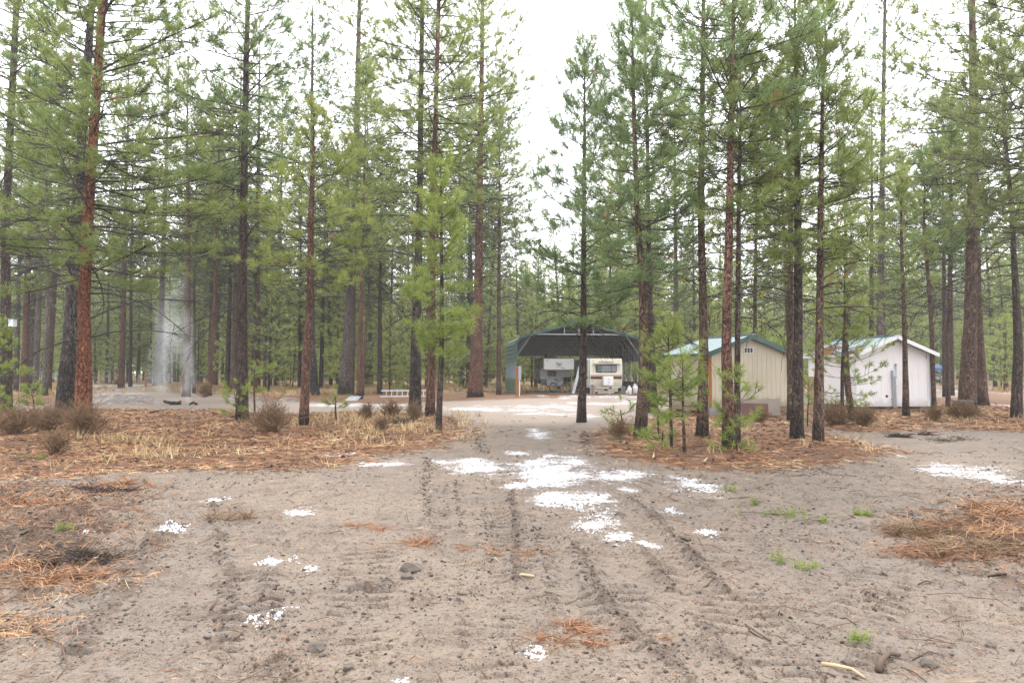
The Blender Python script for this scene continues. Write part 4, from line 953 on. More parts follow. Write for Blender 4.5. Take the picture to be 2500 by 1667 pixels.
# ------------------------------------------------------------------ white shed (gable towards the camera)
wx0 = atY(2092, 990, 28.0).x; wx1 = atY(2275, 990, 28.0).x
wh = gable_shed('pinkish-white shed with a teal metal roof strewn with rusty needles', (wx0, 28.0, 0), 0.0, wx1 - wx0, 4.5, 0.13, 2.28, 0.68,
                M_PINKW, 0.004, 0.14, 0.36, M_ROOFT, M_WHITE, 0.15, 'white_shed', None, 12, 16, rib=0.24)
Wd = wx1 - wx0
part(MB().box(Wd - 0.16, Wd + 0.008, -0.020, -0.002, 0.13, 2.24), 'corner_board', M_WHITE, wh)
part(MB().box(-0.008, 0.10, -0.020, -0.002, 0.13, 2.24), 'corner_board', M_WHITE, wh)
vx = atY(2174, 840, 28).x - wx0
v = MB()
for a, b, c, d in ((vx - .19, vx + .19, 2.755, 2.775), (vx - .19, vx + .19, 2.60, 2.62), (vx - .19, vx - .165, 2.62, 2.755), (vx + .165, vx + .19, 2.62, 2.755), (vx - .012, vx + .012, 2.62, 2.755)): v.box(a, b, -0.02, -0.002, c, d)
v = part(v, 'gable_vent', M_PINKW, wh)
for s in (-1, 1): part(MB().box(vx + (-.165 if s < 0 else .012), vx + (-.012 if s < 0 else .165), -0.012, -0.003, 2.62, 2.755), 'vent_opening', M_VENT, v)
p = atY(2165, 967, 28)
part(MB().tube([(p.x - wx0, -0.012, p.z), (p.x - wx0, -0.002, p.z)], 0.055, 14), 'pipe_hole', M_BLACK, wh)
p = atY(2262, 872, 28)
part(MB().add([(p.x - wx0 - .045, -0.004, p.z + .07), (p.x - wx0 + .03, -0.004, p.z + .08), (p.x - wx0 + .04, -0.004, p.z - .02), (p.x - wx0, -0.004, p.z - .09)], [(0, 3, 2, 1)]), 'rust_stain', M_RUST, wh)
# electrical riser on the gable
bx = atY(2181, 914, 28).x - wx0
ep = part(MB().box(bx - .085, bx + .075, -0.12, -0.005, 1.34, 1.60), 'meter_box', M_GALV, wh, bevel=0.008)
part(MB().tube([(bx + .085, -.06, 1.30), (bx + .085, -.06, 1.80)], 0.022, 8), 'conduit', M_GALV, ep)
part(MB().lathe([(0.0, 1.78), (0.045, 1.80), (0.045, 1.85), (0.02, 1.88)], 8, (bx + .085, -.06, 0)), 'weather_head', M_GALV, ep)
for dx, r in ((-.055, .03), (0.012, .022), (.052, .026)):
    part(MB().tube([(bx + dx, -.055, 1.345), (bx + dx + .01, -.055, 0.75), (bx + dx + .02, -.055, -0.05)], r, 8), 'conduit', M_GALV, ep)
for z in (1.28, 0.95, 0.42): part(MB().box(bx - .11, bx + .11, -0.09, -0.02, z, z + 0.025), 'strut', M_GALV, ep)
for x, y in ((Wd - 0.35, 0.08), (bx - 0.28, 0.10), (0.15, 0.3), (Wd - 0.35, 3.9), (0.15, 3.9)):
    part(MB().hexa([(x - .14, y - .06, -0.08), (x + .30, y - .06, -0.08), (x + .30, y + .34, -0.08), (x - .14, y + .34, -0.08), (x - .04, y, 0.10), (x + .20, y, 0.10), (x + .20, y + .25, 0.10), (x - .04, y + .25, 0.10)]), 'pier_block', M_GREYB, wh)
part(MB().box(0.04, Wd - 0.04, 0.05, 4.4, 0.10, 0.128), 'floor_beam', M_WOODG, wh)

# needles lying on the white shed roof
rs = np.random.RandomState(3)
n = 2600; u = rs.rand(n) ** 1.6; yy = rs.rand(n) * 4.9 - 0.25
keepm = (fbm(u * 5, yy * 1.6, 2, 3) > 0.47) & (u < 0.30 + 0.35 * fbm(yy * 0.9, u * 0, 2, 8))
u, yy = u[keepm], yy[keepm]; xl = -0.12 + u * (Wd / 2 + 0.1); sl = 0.68 / (Wd / 2)
zz = 2.28 + sl * xl + 0.085
V, Fc, tn = needles(np.stack([xl + wx0, yy + 28, zz], -1), np.stack([rs.randn(len(u)), rs.randn(len(u)), np.zeros(len(u))], -1), np.full(len(u), 0.2), rs.rand(len(u)), 3, 0.022, rs, (0.0, 0.3))
M_DEADN = simple('fallen_needles', (0.42, 0.22, 0.10), 0.8, 0, 0.5, 3)
o = link('fallen_needles', npmesh('fallen_needles', V - np.array([wx0, 28, 0]), Fc, M_DEADN), wh); o['kind'] = 'stuff'

# ------------------------------------------------------------------ carport, trailer, camper
CP = Vector((0.28, 46.0, 0)); CRZ = math.atan2(0.73, 7.0); CW, CL = 8.62, 7.2
ux = Vector((math.cos(CRZ), math.sin(CRZ), 0)); uy = Vector((-math.sin(CRZ), math.cos(CRZ), 0))
def cw(x, y, z=0): return CP + ux * x + uy * y + Vector((0, 0, z))
cpo = empty('carport', CP, CRZ); tag(cpo, 'green-edged metal carport with an open front sheltering a trailer and a camper', 'carport')
ZE, ZP, CH = 3.55, 4.92, 0.75                    # eave, peak, chamfer at the shoulder
def roof_z(x): return ZE + 0.28 + (ZP - ZE - 0.28) * (1 - abs(x - CW / 2) / (CW / 2 - 0.25))
for j in range(6):                               # bents: two legs, knee, rafters
    y = 0.06 + j * (CL - 0.12) / 5
    nm = 'frame_bent'
    m = MB()
    for s in (0, 1):
        x = 0.04 if s == 0 else CW - 0.04; q = 1 if s == 0 else -1
        m.bar((x, y, -0.05), (x, y, ZE - 0.02), 0.065, 0.065, (1, 0, 0))
        m.bar((x, y, ZE - 0.02), (x + q * 0.32, y, roof_z(0.45) - 0.10), 0.065, 0.065, (0, 1, 0))
        m.bar((x + q * 0.32, y, roof_z(0.45) - 0.10), (CW / 2, y, ZP - 0.08), 0.065, 0.065, (0, 1, 0))
        m.bar((x, y, ZE - 1.0), (x + q * 0.95, y, roof_z(1.0) - 0.12), 0.05, 0.05, (0, 1, 0))
    part(m, nm, M_FRAME, cpo)
part(MB().bar((1.25, 0.06, ZE + 0.50), (CW - 1.25, 0.06, ZE + 0.50), 0.06, 0.06, (0, 1, 0)), 'tie_beam', M_GALV, cpo)
for x in (CW / 2 - 1.0, CW / 2 + 1.0, CW / 2): part(MB().bar((x, 0.06, ZE + 0.53), (x, 0.06, roof_z(x) - 0.06), 0.05, 0.05, (1, 0, 0)), 'truss_web', M_GALV, cpo)
for s in (0, 1):                                 # roof: ribbed panels running front to back, side panels curling down
    x = 0.22
    while x < CW / 2 - 0.01:
        x2 = min(x + 0.44, CW / 2)
        a, b = (x, x2) if s == 0 else (CW - x, CW - x2)
        m = MB()
        for y0, y1 in ((-0.12, CL + 0.12),):
            za, zb = roof_z(a), roof_z(b)
            V = [(a, y0, za), (b, y0, zb), (b, y1, zb), (a, y1, za), (a, y0, za + 0.012), (b, y0, zb + 0.012), (b, y1, zb + 0.012), (a, y1, za + 0.012)]
            m.hexa(V if s == 0 else [V[1], V[0], V[3], V[2], V[5], V[4], V[7], V[6]], 0)
            for r in (0.15, 0.5, 0.85):
                xx = a + (b - a) * r; zz = za + (zb - za) * r
                m.bar((xx, y0, zz + 0.02), (xx, y1, zz + 0.02), 0.05, 0.025)
                m.bar((xx, y0 + 0.01, zz - 0.012), (xx, y1 - 0.01, zz - 0.012), 0.05, 0.024, m=1)
        part(m, 'roof_panel', [M_GREENP, M_GALVD], cpo)
        x = x2
    xx = 0.22 if s == 0 else CW - 0.22
    part(MB().bar((xx, -0.135, roof_z(0.22) + 0.005), (CW / 2, -0.135, ZP + 0.005), 0.03, 0.13, (0, 1, 0)) if False else
         MB().bar((xx, -0.135, roof_z(0.22) + 0.0), (CW / 2, -0.135, ZP + 0.0), 0.03, 0.13, (0, 0, 1)), 'rake_trim', M_GREEN, cpo)
    # curled shoulder
    xo = -0.01 if s == 0 else CW + 0.01
    m = MB(); m.bar((xo, CL / 2, ZE + 0.06), (xx, CL / 2, roof_z(0.22) + 0.01), CL + 0.24, 0.014, (0, 0, 1) if False else (1 if s == 0 else -1, 0, 1))
    part(m, 'shoulder_panel', M_GREENP if s == 0 else M_GALVD, cpo)
    # corner trim
    part(MB().bar((xo, -0.10, 0.0), (xo, -0.10, ZE + 0.05), 0.09, 0.05, (0, 1, 0)), 'corner_trim', M_GREEN if s == 0 else M_GALV, cpo)
    # side wall: horizontal ribbed strips above and below, a pale vertical sheet between on the left, open on the right
    strips = ([(2.20 + 0.28 * k, 2.47 + 0.28 * k) for k in range(5)] + [(0.04 + 0.25 * k, 0.28 + 0.25 * k) for k in range(4)]) if s == 0 else \
             ([(2.20 + 0.28 * k, 2.47 + 0.28 * k) for k in range(5)] + [(0.04 + 0.25 * k, 0.28 + 0.25 * k) for k in range(3)])
    for z0, z1 in strips:
        m = MB(); q = -1 if s == 0 else 1
        m.hexa([(xo + q * .085, -0.05, z0), (xo + q * .10, -0.05, z0), (xo + q * .10, CL + .05, z0), (xo + q * .085, CL + .05, z0), (xo, -0.05, z1), (xo + q * .015, -0.05, z1), (xo + q * .015, CL + .05, z1), (xo, CL + .05, z1)] if q > 0 else
               [(xo - .10, -0.05, z0), (xo - .085, -0.05, z0), (xo - .085, CL + .05, z0), (xo - .10, CL + .05, z0), (xo - .015, -0.05, z1), (xo, -0.05, z1), (xo, CL + .05, z1), (xo - .015, CL + .05, z1)])
        part(m, 'wall_strip', M_GREENP if s == 0 else M_GALVD, cpo)
    if s == 0:
        for k in range(8):
            y0 = 0.02 + k * CL / 8
            m = MB().box(xo - 0.010, xo, y0 + 0.004, y0 + CL / 8 - 0.004, 1.05, 2.19)
            for r in (0.25, 0.6): m.box(xo - 0.028, xo - 0.010, y0 + r * CL / 8, y0 + r * CL / 8 + 0.06, 1.05, 2.19)
            part(m, 'wall_sheet', M_BLUEG, cpo)
    else:
        for k in range(9): part(MB().box(xo + 0.02, xo + 0.06, 0.3 + k * 0.76, 0.35 + k * 0.76, 0.0, 3.2), 'wall_stud', M_GALV, cpo)
z = 2.72                                         # rear gable: horizontal ribbed strips
while z < ZP - 0.1:
    f = max(0.0, (z + 0.28 - (ZE + 0.2)) / (ZP - ZE - 0.2)); h = 0.02 + f * CW / 2
    f0 = max(0.0, (z - (ZE + 0.2)) / (ZP - ZE - 0.2)); h0 = 0.02 + f0 * CW / 2
    m = MB().prism([(h0 if f0 else 0.05, z), (CW - (h0 if f0 else 0.05), z), (CW - max(h, 0.05), min(z + 0.27, ZP - 0.03)), (max(h, 0.05), min(z + 0.27, ZP - 0.03))], CL - 0.02, CL + 0.0)
    for r in (0.07, 0.19): m.box(h + 0.1, CW - h - 0.1, CL - 0.045, CL - 0.02, z + r, z + r + 0.035) if h + 0.1 < CW / 2 - 0.2 else None
    part(m, 'gable_strip', M_GALVD, cpo); z += 0.28
tag(link('carport_floor', None) if False else MB().box(0.1, CW - 0.1, 0.4, CL, -0.05, 0.045).build('carport_floor', M_SLATE, None, CP), kind='structure').rotation_euler = (0, 0, CRZ)

# travel trailer, local x across, y back, origin front left ground
tr = empty('travel_trailer', cw(5.08, 0.15), CRZ); tag(tr, 'cream travel trailer with a maroon stripe, dark front window and white tank cover', 'trailer')
TW, TL = 2.28, 5.6
body = MB(); prof = [(0.16, 0.38), (TL, 0.42), (TL, 2.34), (TL - 0.12, 2.42), (0.20, 2.42), (0.06, 2.34), (0.0, 1.30), (0.06, 0.75)]
V = [(x, y, z) for x in (0, TW) for y, z in prof]; n = len(prof)
body.add(V, [tuple(range(n)), tuple(range(2 * n - 1, n - 1, -1))] + [(i, n + i, n + (i + 1) % n, (i + 1) % n) for i in range(n)])
part(body, 'body', M_CREAM, tr, bevel=0.035)
def fy(z): return float(np.interp(z, [0.38, 0.75, 1.30, 2.34], [0.16, 0.06, 0.0, 0.06]))
def band(z0, z1, mat, nm, proud=0.006, x0=0.05, x1=TW - 0.05):
    y0, y1 = fy(z0) - proud, fy(z1) - proud
    return part(MB().hexa([(x0, y0, z0), (x1, y0, z0), (x1, y0 + 0.03, z0), (x0, y0 + 0.03, z0), (x0, y1, z1), (x1, y1, z1), (x1, y1 + 0.03, z1), (x0, y1 + 0.03, z1)]), nm, mat, tr)
band(1.00, 1.19, M_MAROON, 'maroon_stripe'); band(1.215, 1.285, M_ROSE, 'rose_stripe')
for k in range(6): band(0.45 + 0.085 * k, 0.45 + 0.085 * k + 0.055, M_CREAM, 'siding_rib', 0.010)
for sx in (0,):
    part(MB().box(-0.008, 0.02, 0.25, TL - 0.1, 1.00, 1.19), 'side_stripe', M_MAROON, tr)
    for y in (1.0, 3.9): part(MB().box(-0.012, 0.02, y, y + 0.8, 1.45, 1.95), 'side_window', M_GLASS, tr)
    part(MB().box(-0.012, 0.02, 2.6, 3.25, 0.48, 2.2), 'entry_door', M_CAMPER, tr)
def rrect(x0, x1, z0, z1, r, k=5):
    pts = []
    for cx, cz, a0 in ((x1 - r, z1 - r, 0), (x0 + r, z1 - r, 90), (x0 + r, z0 + r, 180), (x1 - r, z0 + r, 270)):
        for i in range(k): a = math.radians(a0 + 90 * i / (k - 1)); pts.append((cx + r * math.cos(a), cz + r * math.sin(a)))
    return pts[::-1]
def shear(mb):                                   # lean a flat front piece back with the trailer's face
    mb.v = [(x, y + fy(z), z) for x, y, z in mb.v]; return mb
wf = part(shear(MB().prism(rrect(0.40, 1.88, 1.44, 1.98, 0.12), -0.022, -0.002)), 'front_window', M_BLACK, tr)
for a, b in ((0.45, 0.76), (0.79, 1.50), (1.53, 1.83)):
    part(shear(MB().prism(rrect(a, b, 1.49, 1.93, 0.07), -0.030, -0.018)), 'pane', M_GLASS, wf)
part(MB().hexa([(0.22, -0.30, 2.00), (2.06, -0.30, 2.00), (2.06, 0.05, 2.05), (0.22, 0.05, 2.05), (0.22, -0.30, 2.03), (2.06, -0.30, 2.03), (2.06, 0.05, 2.08), (0.22, 0.05, 2.08)]), 'window_visor', M_WOODG, tr)
for x in (0.25, 2.02): part(MB().bar((x, -0.26, 2.01), (x, fy(1.45) - 0.01, 1.45), 0.015, 0.015), 'visor_stay', M_GALV, tr)
for x in (0.22, 2.04): part(MB().box(x - .045, x + .045, fy(2.26) - .03, fy(2.26) + .02, 2.235, 2.285), 'marker_light', M_ORANGE, tr)
cu = bpy.data.curves.new('lettering', 'FONT'); cu.body = 'wilderness'; cu.size = 0.215; cu.align_x = 'CENTER'; cu.extrude = 0.004; cu.space_character = 1.12; cu.materials.append(M_INK)
tx = bpy.data.objects.new('lettering', cu); COL.objects.link(tx); bpy.context.view_layer.update(); lm_ = bpy.data.meshes.new_from_object(tx.evaluated_get(bpy.context.evaluated_depsgraph_get())); bpy.data.objects.remove(tx); tx = link('lettering', lm_); tx.parent = tr; tx.location = (1.14, fy(2.16) - 0.02, 2.11); tx.rotation_euler = (math.pi / 2, 0, 0)
part(shear(MB().box(0.10, 0.24, -0.012, 0.0, 0.845, 0.885)), 'badge', M_INK, tr)
cov = part(MB().box(0.80, 1.50, -0.62, -0.20, 0.55, 1.20), 'tank_cover', M_WHITE, tr, bevel=0.07)
part(MB().box(1.14, 1.165, -0.632, -0.615, 0.98, 1.06), 'cover_latch', M_BLACK, cov)
part(MB().box(1.16, 1.20, -0.632, -0.615, 0.62, 0.86), 'cover_seam', M_GREYB, cov)
m = MB()
m.bar((0.25, 0.25, 0.42), (1.10, -1.05, 0.42), 0.06, 0.11); m.bar((2.03, 0.25, 0.42), (1.18, -1.05, 0.42), 0.06, 0.11); m.bar((0.55, -0.2, 0.42), (1.73, -0.2, 0.42), 0.06, 0.1)
part(m, 'tow_frame', M_CREAM, tr)
part(MB().box(1.07, 1.21, -1.3, -1.0, 0.38, 0.5), 'coupler', M_RUST, tr, bevel=0.02)
part(MB().tube([(1.14, -0.92, 0.0), (1.14, -0.92, 0.72)], 0.035, 10), 'tongue_jack', M_WHITE, tr)
for (x0, x1, zl, zr, tilt) in ((0.30, 1.02, 0.16, 0.12, 0.0), (0.55, 1.70, 0.02, 0.02, 0.02), (1.25, 1.95, 0.12, 0.16, 0.05)):
    part(MB().hexa([(x0, 0.05, zl), (x1, 0.05, zr), (x1, 0.08, zr), (x0, 0.08, zl), (x0, 0.07, zl + 0.20), (x1, 0.07, zr + 0.20), (x1, 0.10, zr + 0.20), (x0, 0.10, zl + 0.20)]), 'skirt_panel', M_CREAM, tr)
part(MB().box(0.1, TW - 0.1, 0.5, TL - 0.2, 0.22, 0.40), 'chassis', M_BLACK, tr)
for x in (0.12, TW - 0.32):
    for y in (2.9, 3.7):
        w = part(MB().torus((x + 0.1, 0, 0), 0.25, 0.09, 'y', 18, 6), 'wheel', M_RUBBER, tr); w.rotation_euler = (0, 0, math.pi / 2); w.location = (x + 0.1, y - (x + 0.1), 0.34)
        w.data.transform(__import__('mathutils').Matrix.Translation((-(x + 0.1), 0, 0))); w.location = (x + 0.1, y, 0.38)
part(MB().box(0.15, 0.85, 1.9, 2.7, 2.42, 2.68), 'roof_cooler', M_SLATE, tr, bevel=0.05)
part(MB().bar((-0.10, 0.15, 0.55), (-0.06, 0.15, 2.36), 0.045, 0.05, (0, 1, 0)), 'awning_arm', M_WHITE, tr)
part(MB().tube([(-0.09, 0.2, 2.36), (-0.09, 4.4, 2.36)], 0.06, 10), 'awning_roll', M_WHITE, tr)

# truck camper on jacks
cm = empty('truck_camper', cw(2.14, 1.79), CRZ); tag(cm, 'grey-white truck camper standing on its jacks inside the carport, emblem on its nose', 'camper')
KW = 2.18
part(MB().box(0, KW, 0, 2.1, 1.63, 2.42), 'overcab', M_CAMPER, cm, bevel=0.05)
part(MB().box(0.0, KW, 1.7, 4.9, 0.95, 2.42), 'upper_body', M_CAMPER, cm, bevel=0.04)
part(MB().box(0.52, KW - 0.48, 1.75, 4.9, 0.50, 0.97), 'lower_tub', M_PALE, cm)
w = part(MB().prism(rrect(0.55, 1.16, 1.16, 1.52, 0.09), 1.675, 1.697), 'cab_window', M_BLACK, cm)
part(MB().prism(rrect(0.58, 1.13, 1.19, 1.49, 0.07), 1.668, 1.680), 'pane', M_GLASS, w)
for x in (0.20, 2.0): part(MB().box(x - .04, x + .04, -0.02, 0.01, 2.25, 2.29), 'marker_light', M_REDL, cm)
for y in (0.4, 2.6): part(MB().box(-0.014, 0.02, y, y + 0.6, 1.80, 2.25), 'side_window', M_GLASS, cm)
part(MB().box(-0.012, 0.0, 2.9, 3.5, 1.05, 1.55), 'side_window', M_GLASS, cm)
em = MB()                                        # sweeping emblem strokes
for pts, wd in (([(0.83, 2.12), (0.96, 2.03), (1.12, 1.99), (1.28, 2.04)], .035), ([(0.92, 2.21), (0.97, 2.12), (1.08, 2.05)], .03), ([(1.02, 2.09), (1.16, 2.13), (1.30, 2.10)], .03), ([(0.98, 1.965), (1.14, 1.945), (1.30, 1.965)], .04), ([(1.08, 2.10), (1.10, 2.02)], .03)):
    for a, b in zip(pts[:-1], pts[1:]): em.bar((a[0], -0.003, a[1]), (b[0], -0.003, b[1]), 0.006, wd, (0, 0, 1))
part(em, 'emblem', M_INK, cm)
em = MB()
pts = [(0.80, 1.90), (1.0, 1.86), (1.2, 1.80), (1.38, 1.77), (1.50, 1.745)]
for a, b in zip(pts[:-1], pts[1:]): em.bar((a[0], -0.003, a[1]), (b[0], -0.003, b[1]), 0.006, 0.02 + 0.012 * (a[0] > 1.1), (0, 0, 1))
part(em, 'swoosh_line', M_INK, cm)
for x, y in ((0.10, 1.85), (KW - 0.10, 1.85), (0.10, 4.7), (KW - 0.10, 4.7), (-0.05, 2.6), (KW - 0.0, 0.9)):
    part(MB().tube([(x, y, 0.5), (x, y, 1.6)], 0.035, 8).tube([(x, y, 0.0), (x, y, 0.5)], 0.025, 8).box(x - .1, x + .1, y - .1, y + .1, 0.03, 0.055), 'jack_leg', M_GALV, cm)
part(MB().hexa([(0.55, 2.6, 2.42), (1.45, 2.6, 2.42), (1.45, 3.5, 2.42), (0.55, 3.5, 2.42), (0.68, 2.75, 2.88), (1.35, 2.75, 2.88), (1.35, 3.35, 2.88), (0.68, 3.35, 2.88)]), 'roof_cooler', M_SLATE, cm, bevel=0.04)
part(MB().box(-0.03, KW + 0.03, 0.3, 4.9, 2.42, 2.46), 'roof_membrane', M_SLATE, cm)
part(MB().box(0.05, 0.50, 1.78, 4.8, 0.62, 0.95), 'side_bin', M_WOODG, cm)

# bicycle with a crate on the front rack, facing right
bk = empty('bicycle', (atY(1367, 955, 49.3).x, 49.3, 0.045), 0.42); tag(bk, 'black bicycle with a crate over its front wheel parked under the camper', 'bicycle')
R0, WB = 0.335, 1.08
for nm, x in (('rear', -WB / 2), ('front', WB / 2)):
    wl = MB().torus((0, 0, 0), R0 - 0.03, 0.028, 'y', 28, 6).build('wheel', M_RUBBER, bk, (x, 0, R0))
    MB().torus((0, 0, 0), R0 - 0.065, 0.012, 'y', 28, 5).build('rim', M_GALV, wl)
    sp_ = MB()
    for k in range(14): a = 6.283 * k / 14; sp_.bar((0, 0, 0), (math.cos(a) * (R0 - .07), 0, math.sin(a) * (R0 - .07)), 0.004, 0.004)
    sp_.tube([(0, -.05, 0), (0, .05, 0)], 0.03, 8); sp_.build('spokes', M_GALV, wl)
m = MB(); bb = (-0.08, 0, 0.30); st = (-0.24, 0, 0.78); hd = (0.36, 0, 0.90); hb = (0.40, 0, 0.72)
for a, b, r in ((bb, st, .018), (st, (0.365, 0, .86), .018), (bb, hb, .026), (hd, hb, .02), (bb, (-WB / 2, 0, R0), .012), (st, (-WB / 2, 0, R0), .010), (hb, (WB / 2, 0, R0), .016)): m.tube([a, b], r, 8)
m.build('frame', M_BLACK, bk)
MB().hexa([(-.42, -.06, .86), (-.14, -.03, .87), (-.14, .03, .87), (-.42, .06, .86), (-.43, -.08, .93), (-.13, -.03, .91), (-.13, .03, .91), (-.43, .08, .93)]).build('saddle', M_BLACK, bk, bevel=0.01)
MB().tube([(-.24, 0, .76), (-.27, 0, .88)], .014, 8).build('seat_post', M_GALV, bk)
MB().tube([(0.22, -.30, 1.0), (0.33, -.2, 1.01), (0.36, 0, .98), (0.33, .2, 1.01), (0.22, .30, 1.0)], .013, 8).tube([(0.36, 0, .88), (0.36, 0, .98)], .016, 8).build('handlebar', M_BLACK, bk)
MB().tube([(-0.08, -.06, .30), (-0.08, .06, .30)], .09, 14).bar((-0.08, -.08, .30), (0.02, -.08, .17), .02, .02).bar((-0.08, .08, .30), (-0.18, .08, .43), .02, .02).build('crank', M_BLACK, bk)
m = MB()
for k in range(5):
    z = 0.74 + 0.075 * k
    for a, b in (((.44, -.17), (.80, -.17)), ((.44, .17), (.80, .17)), ((.44, -.17), (.44, .17)), ((.80, -.17), (.80, .17))): m.bar((a[0], a[1], z), (b[0], b[1], z), .012, .045)
for x, y in ((.44, -.17), (.80, -.17), (.44, .17), (.80, .17)): m.bar((x, y, .72), (x, y, 1.07), .03, .03)
m.box(.45, .79, -.16, .16, .72, .74); m.build('crate', M_BLACK, bk)
MB().bar((-0.75, 0, .70), (-0.30, 0, .72), .10, .012).bar((-0.70, 0, .70), (-WB / 2, 0, R0), .012, .012).build('rear_rack', M_BLACK, bk)
MB().bar((-0.12, -0.04, .28), (-0.10, -0.22, 0.0), .015, .015).build('kickstand', M_GALV, bk)

# leaning plank, propane bottles, slabs and boards by the trailer
a = atY(1399, 958, 46.6); b = atY(1422, 872, 47.0); a.z = 0.0
lad = MB(); lad.bar(a, b, 0.20, 0.05, (0, 1, 0.1)); o = lad.build('leaning_plank', M_GALV, None); 
tag(o, "pale speckled plank leaning against the trailer's shaded side", 'plank')
def bottle(px, py, Y, h, r, label):
    p = atY(px, py, Y); t = empty('gas_bottle', (p.x, Y, gz(p.x, Y))); tag(t, label, 'gas bottle')
    MB().lathe([(r * .85, 0.0), (r * .85, .03), (r, .05), (r, h * .62), (r * .93, h * .72), (r * .6, h * .79), (r * .2, h * .81)], 18).build('tank', M_WHITE, t, smooth=True)
    MB().lathe([(.03, h * .8), (.03, h * .93)], 8).build('valve', M_GALV, t)
    m = MB()
    for k in range(7):
        A, B = 6.283 * (k + .3) / 9, 6.283 * (k + 1.1) / 9
        m.bar((r * .55 * math.cos(A), r * .55 * math.sin(A), h * .90), (r * .55 * math.cos(B), r * .55 * math.sin(B), h * .90), 0.012, h * .2)
    m.build('collar', M_WHITE, t)
bottle(1537, 962, 45.4, 0.58, 0.155, 'white gas bottle standing between the small cylinder and the rearmost bottle')
bottle(1551, 957, 46.6, 0.66, 0.18, 'larger white gas bottle standing nearest the curving pine')
t = empty('small_cylinder', (atY(1530, 963, 45.2).x, 45.2, gz(5.5, 45.2))); tag(t, 'small white cylinder beside the gas bottles at the trailer', 'gas cylinder')
MB().lathe([(.05, 0), (.05, .2), (.03, .25)], 10).build('cylinder_body', M_WHITE, t, smooth=True); MB().lathe([(.018, .25), (.018, .31)], 6).build('valve', M_GALV, t)
def lean_box(name, label, cat, px0, px1, ptop, pbot, Y, th, mat, leanf=0.15, top0=None, group=None):
    a = atY(px0, pbot, Y); b = atY(px1, pbot, Y); h = atY(px0, ptop, Y).z; lz = h * leanf
    h0 = h if top0 is None else atY(px0, top0, Y).z
    z = -0.02
    o = MB().hexa([(a.x, Y, z), (b.x, Y, z), (b.x, Y + th, z), (a.x, Y + th, z), (a.x + 0.03, Y + lz, h0), (b.x + 0.05, Y + lz, h), (b.x + 0.05, Y + th + lz, h), (a.x + 0.03, Y + th + lz, h0)]).build(name, mat, None)
    return tag(o, label, cat, group)
lean_box('paving_slab', 'dark grey slab leaning against the trailer skirt by the bottles', 'slab', 1516, 1526, 943, 961, 45.9, 0.06, M_SLATE)
lean_box('grey_board', 'grey upright board at the trailer left corner, nearest the skirt', 'board', 1447, 1453, 941, 961, 46.0, 0.05, M_GREYB, 0.05)
lean_box('grey_board', 'grey upright board at the trailer left corner, farther from the skirt', 'board', 1440, 1445.5, 939, 961, 46.0, 0.05, M_GREYB, 0.05)
lean_box('orange_stake', 'thin orange wooden stake between the two grey boards', 'stake', 1445.9, 1446.8, 938, 961, 45.95, 0.05, M_POSTO, 0.02)

# meter post by the carport
p = gp(1262, 968); t = empty('meter_post', (p.x, p.y, gz(p.x, p.y))); tag(t, 'orange wooden post with a grey meter box and conduit beside the carport', 'meter post')
part(MB().box(-.085, .085, -.07, .07, -.1, 1.83), 'post', M_POSTO, t)
part(MB().box(.09, .26, -.12, .06, .98, 1.82), 'meter_box', M_GALV, t, bevel=0.01)
part(MB().tube([(.155, -.03, -.05), (.155, -.03, .98)], .038, 10), 'conduit', M_WHITE, t)

# aluminium ladder lying on edge
p = gp(928, 970.5); q0 = gp(1062, 969.5); t = empty('ladder', (p.x, p.y, gz(p.x, p.y))); tag(t, 'silver aluminium ladder lying on its edge behind the stout dark-sided pine', 'ladder')
ln = q0.x - p.x; yb = q0.y - p.y
part(MB().bar((0, 0, .03), (ln, yb, .03), .03, .07), 'rail', M_ALU, t); part(MB().bar((0.05, 0.06, .37), (ln, yb + .06, .37), .03, .07), 'rail', M_ALU, t)
for k in range(10):
    f = (0.33 + 0.305 * k) / ln
    if f < 1: part(MB().tube([(f * ln, yb * f, .03), (f * ln + .03, yb * f + .06, .37)], .019, 8), 'rung', M_ALU, t)

# things by the sheds
lean_box('plywood_sheet', "weathered grey plywood sheet leaning on the tan shed's gable", 'plywood', 1810, 1906, 974, 1008, 23.9, 0.02, M_WOODG, 0.35)
lean_box('rusty_sheet', 'maroon rusty metal sheet leaning before the grey plywood', 'metal sheet', 1812, 1878, 986, 1014, 23.2, 0.012, M_RUST, 0.5, 984)
lean_box('tan_plywood', "tall tan plywood piece leaning on the white shed's side wall", 'plywood', 1974, 1998, 919, 1002, 27.4, 0.02, M_WOODT, 0.12)
p = gp(1826, 1013); o = MB().box(-.26, .26, -.06, .06, -.02, .06).build('stone_kerb', M_GREYB, None, (p.x, p.y, gz(p.x, p.y)), bevel=0.01); tag(o, 'pale stone bar lying before the rusty metal sheet', 'stone bar'); o.rotation_euler = (0, 0, 0.15)
def block(px, py, w, dp, h, mat, label, name='concrete_block', z=0.0, cat='block'):
    p = gp(px, py); o = MB().box(-w / 2, w / 2, 0, dp, -.03, h).build(name, mat, None, (p.x, p.y, gz(p.x, p.y) + z), bevel=0.012); o.rotation_euler = (0, 0, 0.3); return tag(o, label, cat)
block(1749, 1014, 0.48, 0.40, 0.19, M_GREYB, "grey concrete block under the tan shed's orange corner")
block(1751, 1013.5, 0.50, 0.44, 0.05, M_GREYB, 'thin concrete paver topping the block at the orange corner', 'concrete_paver', 0.192, 'paver')
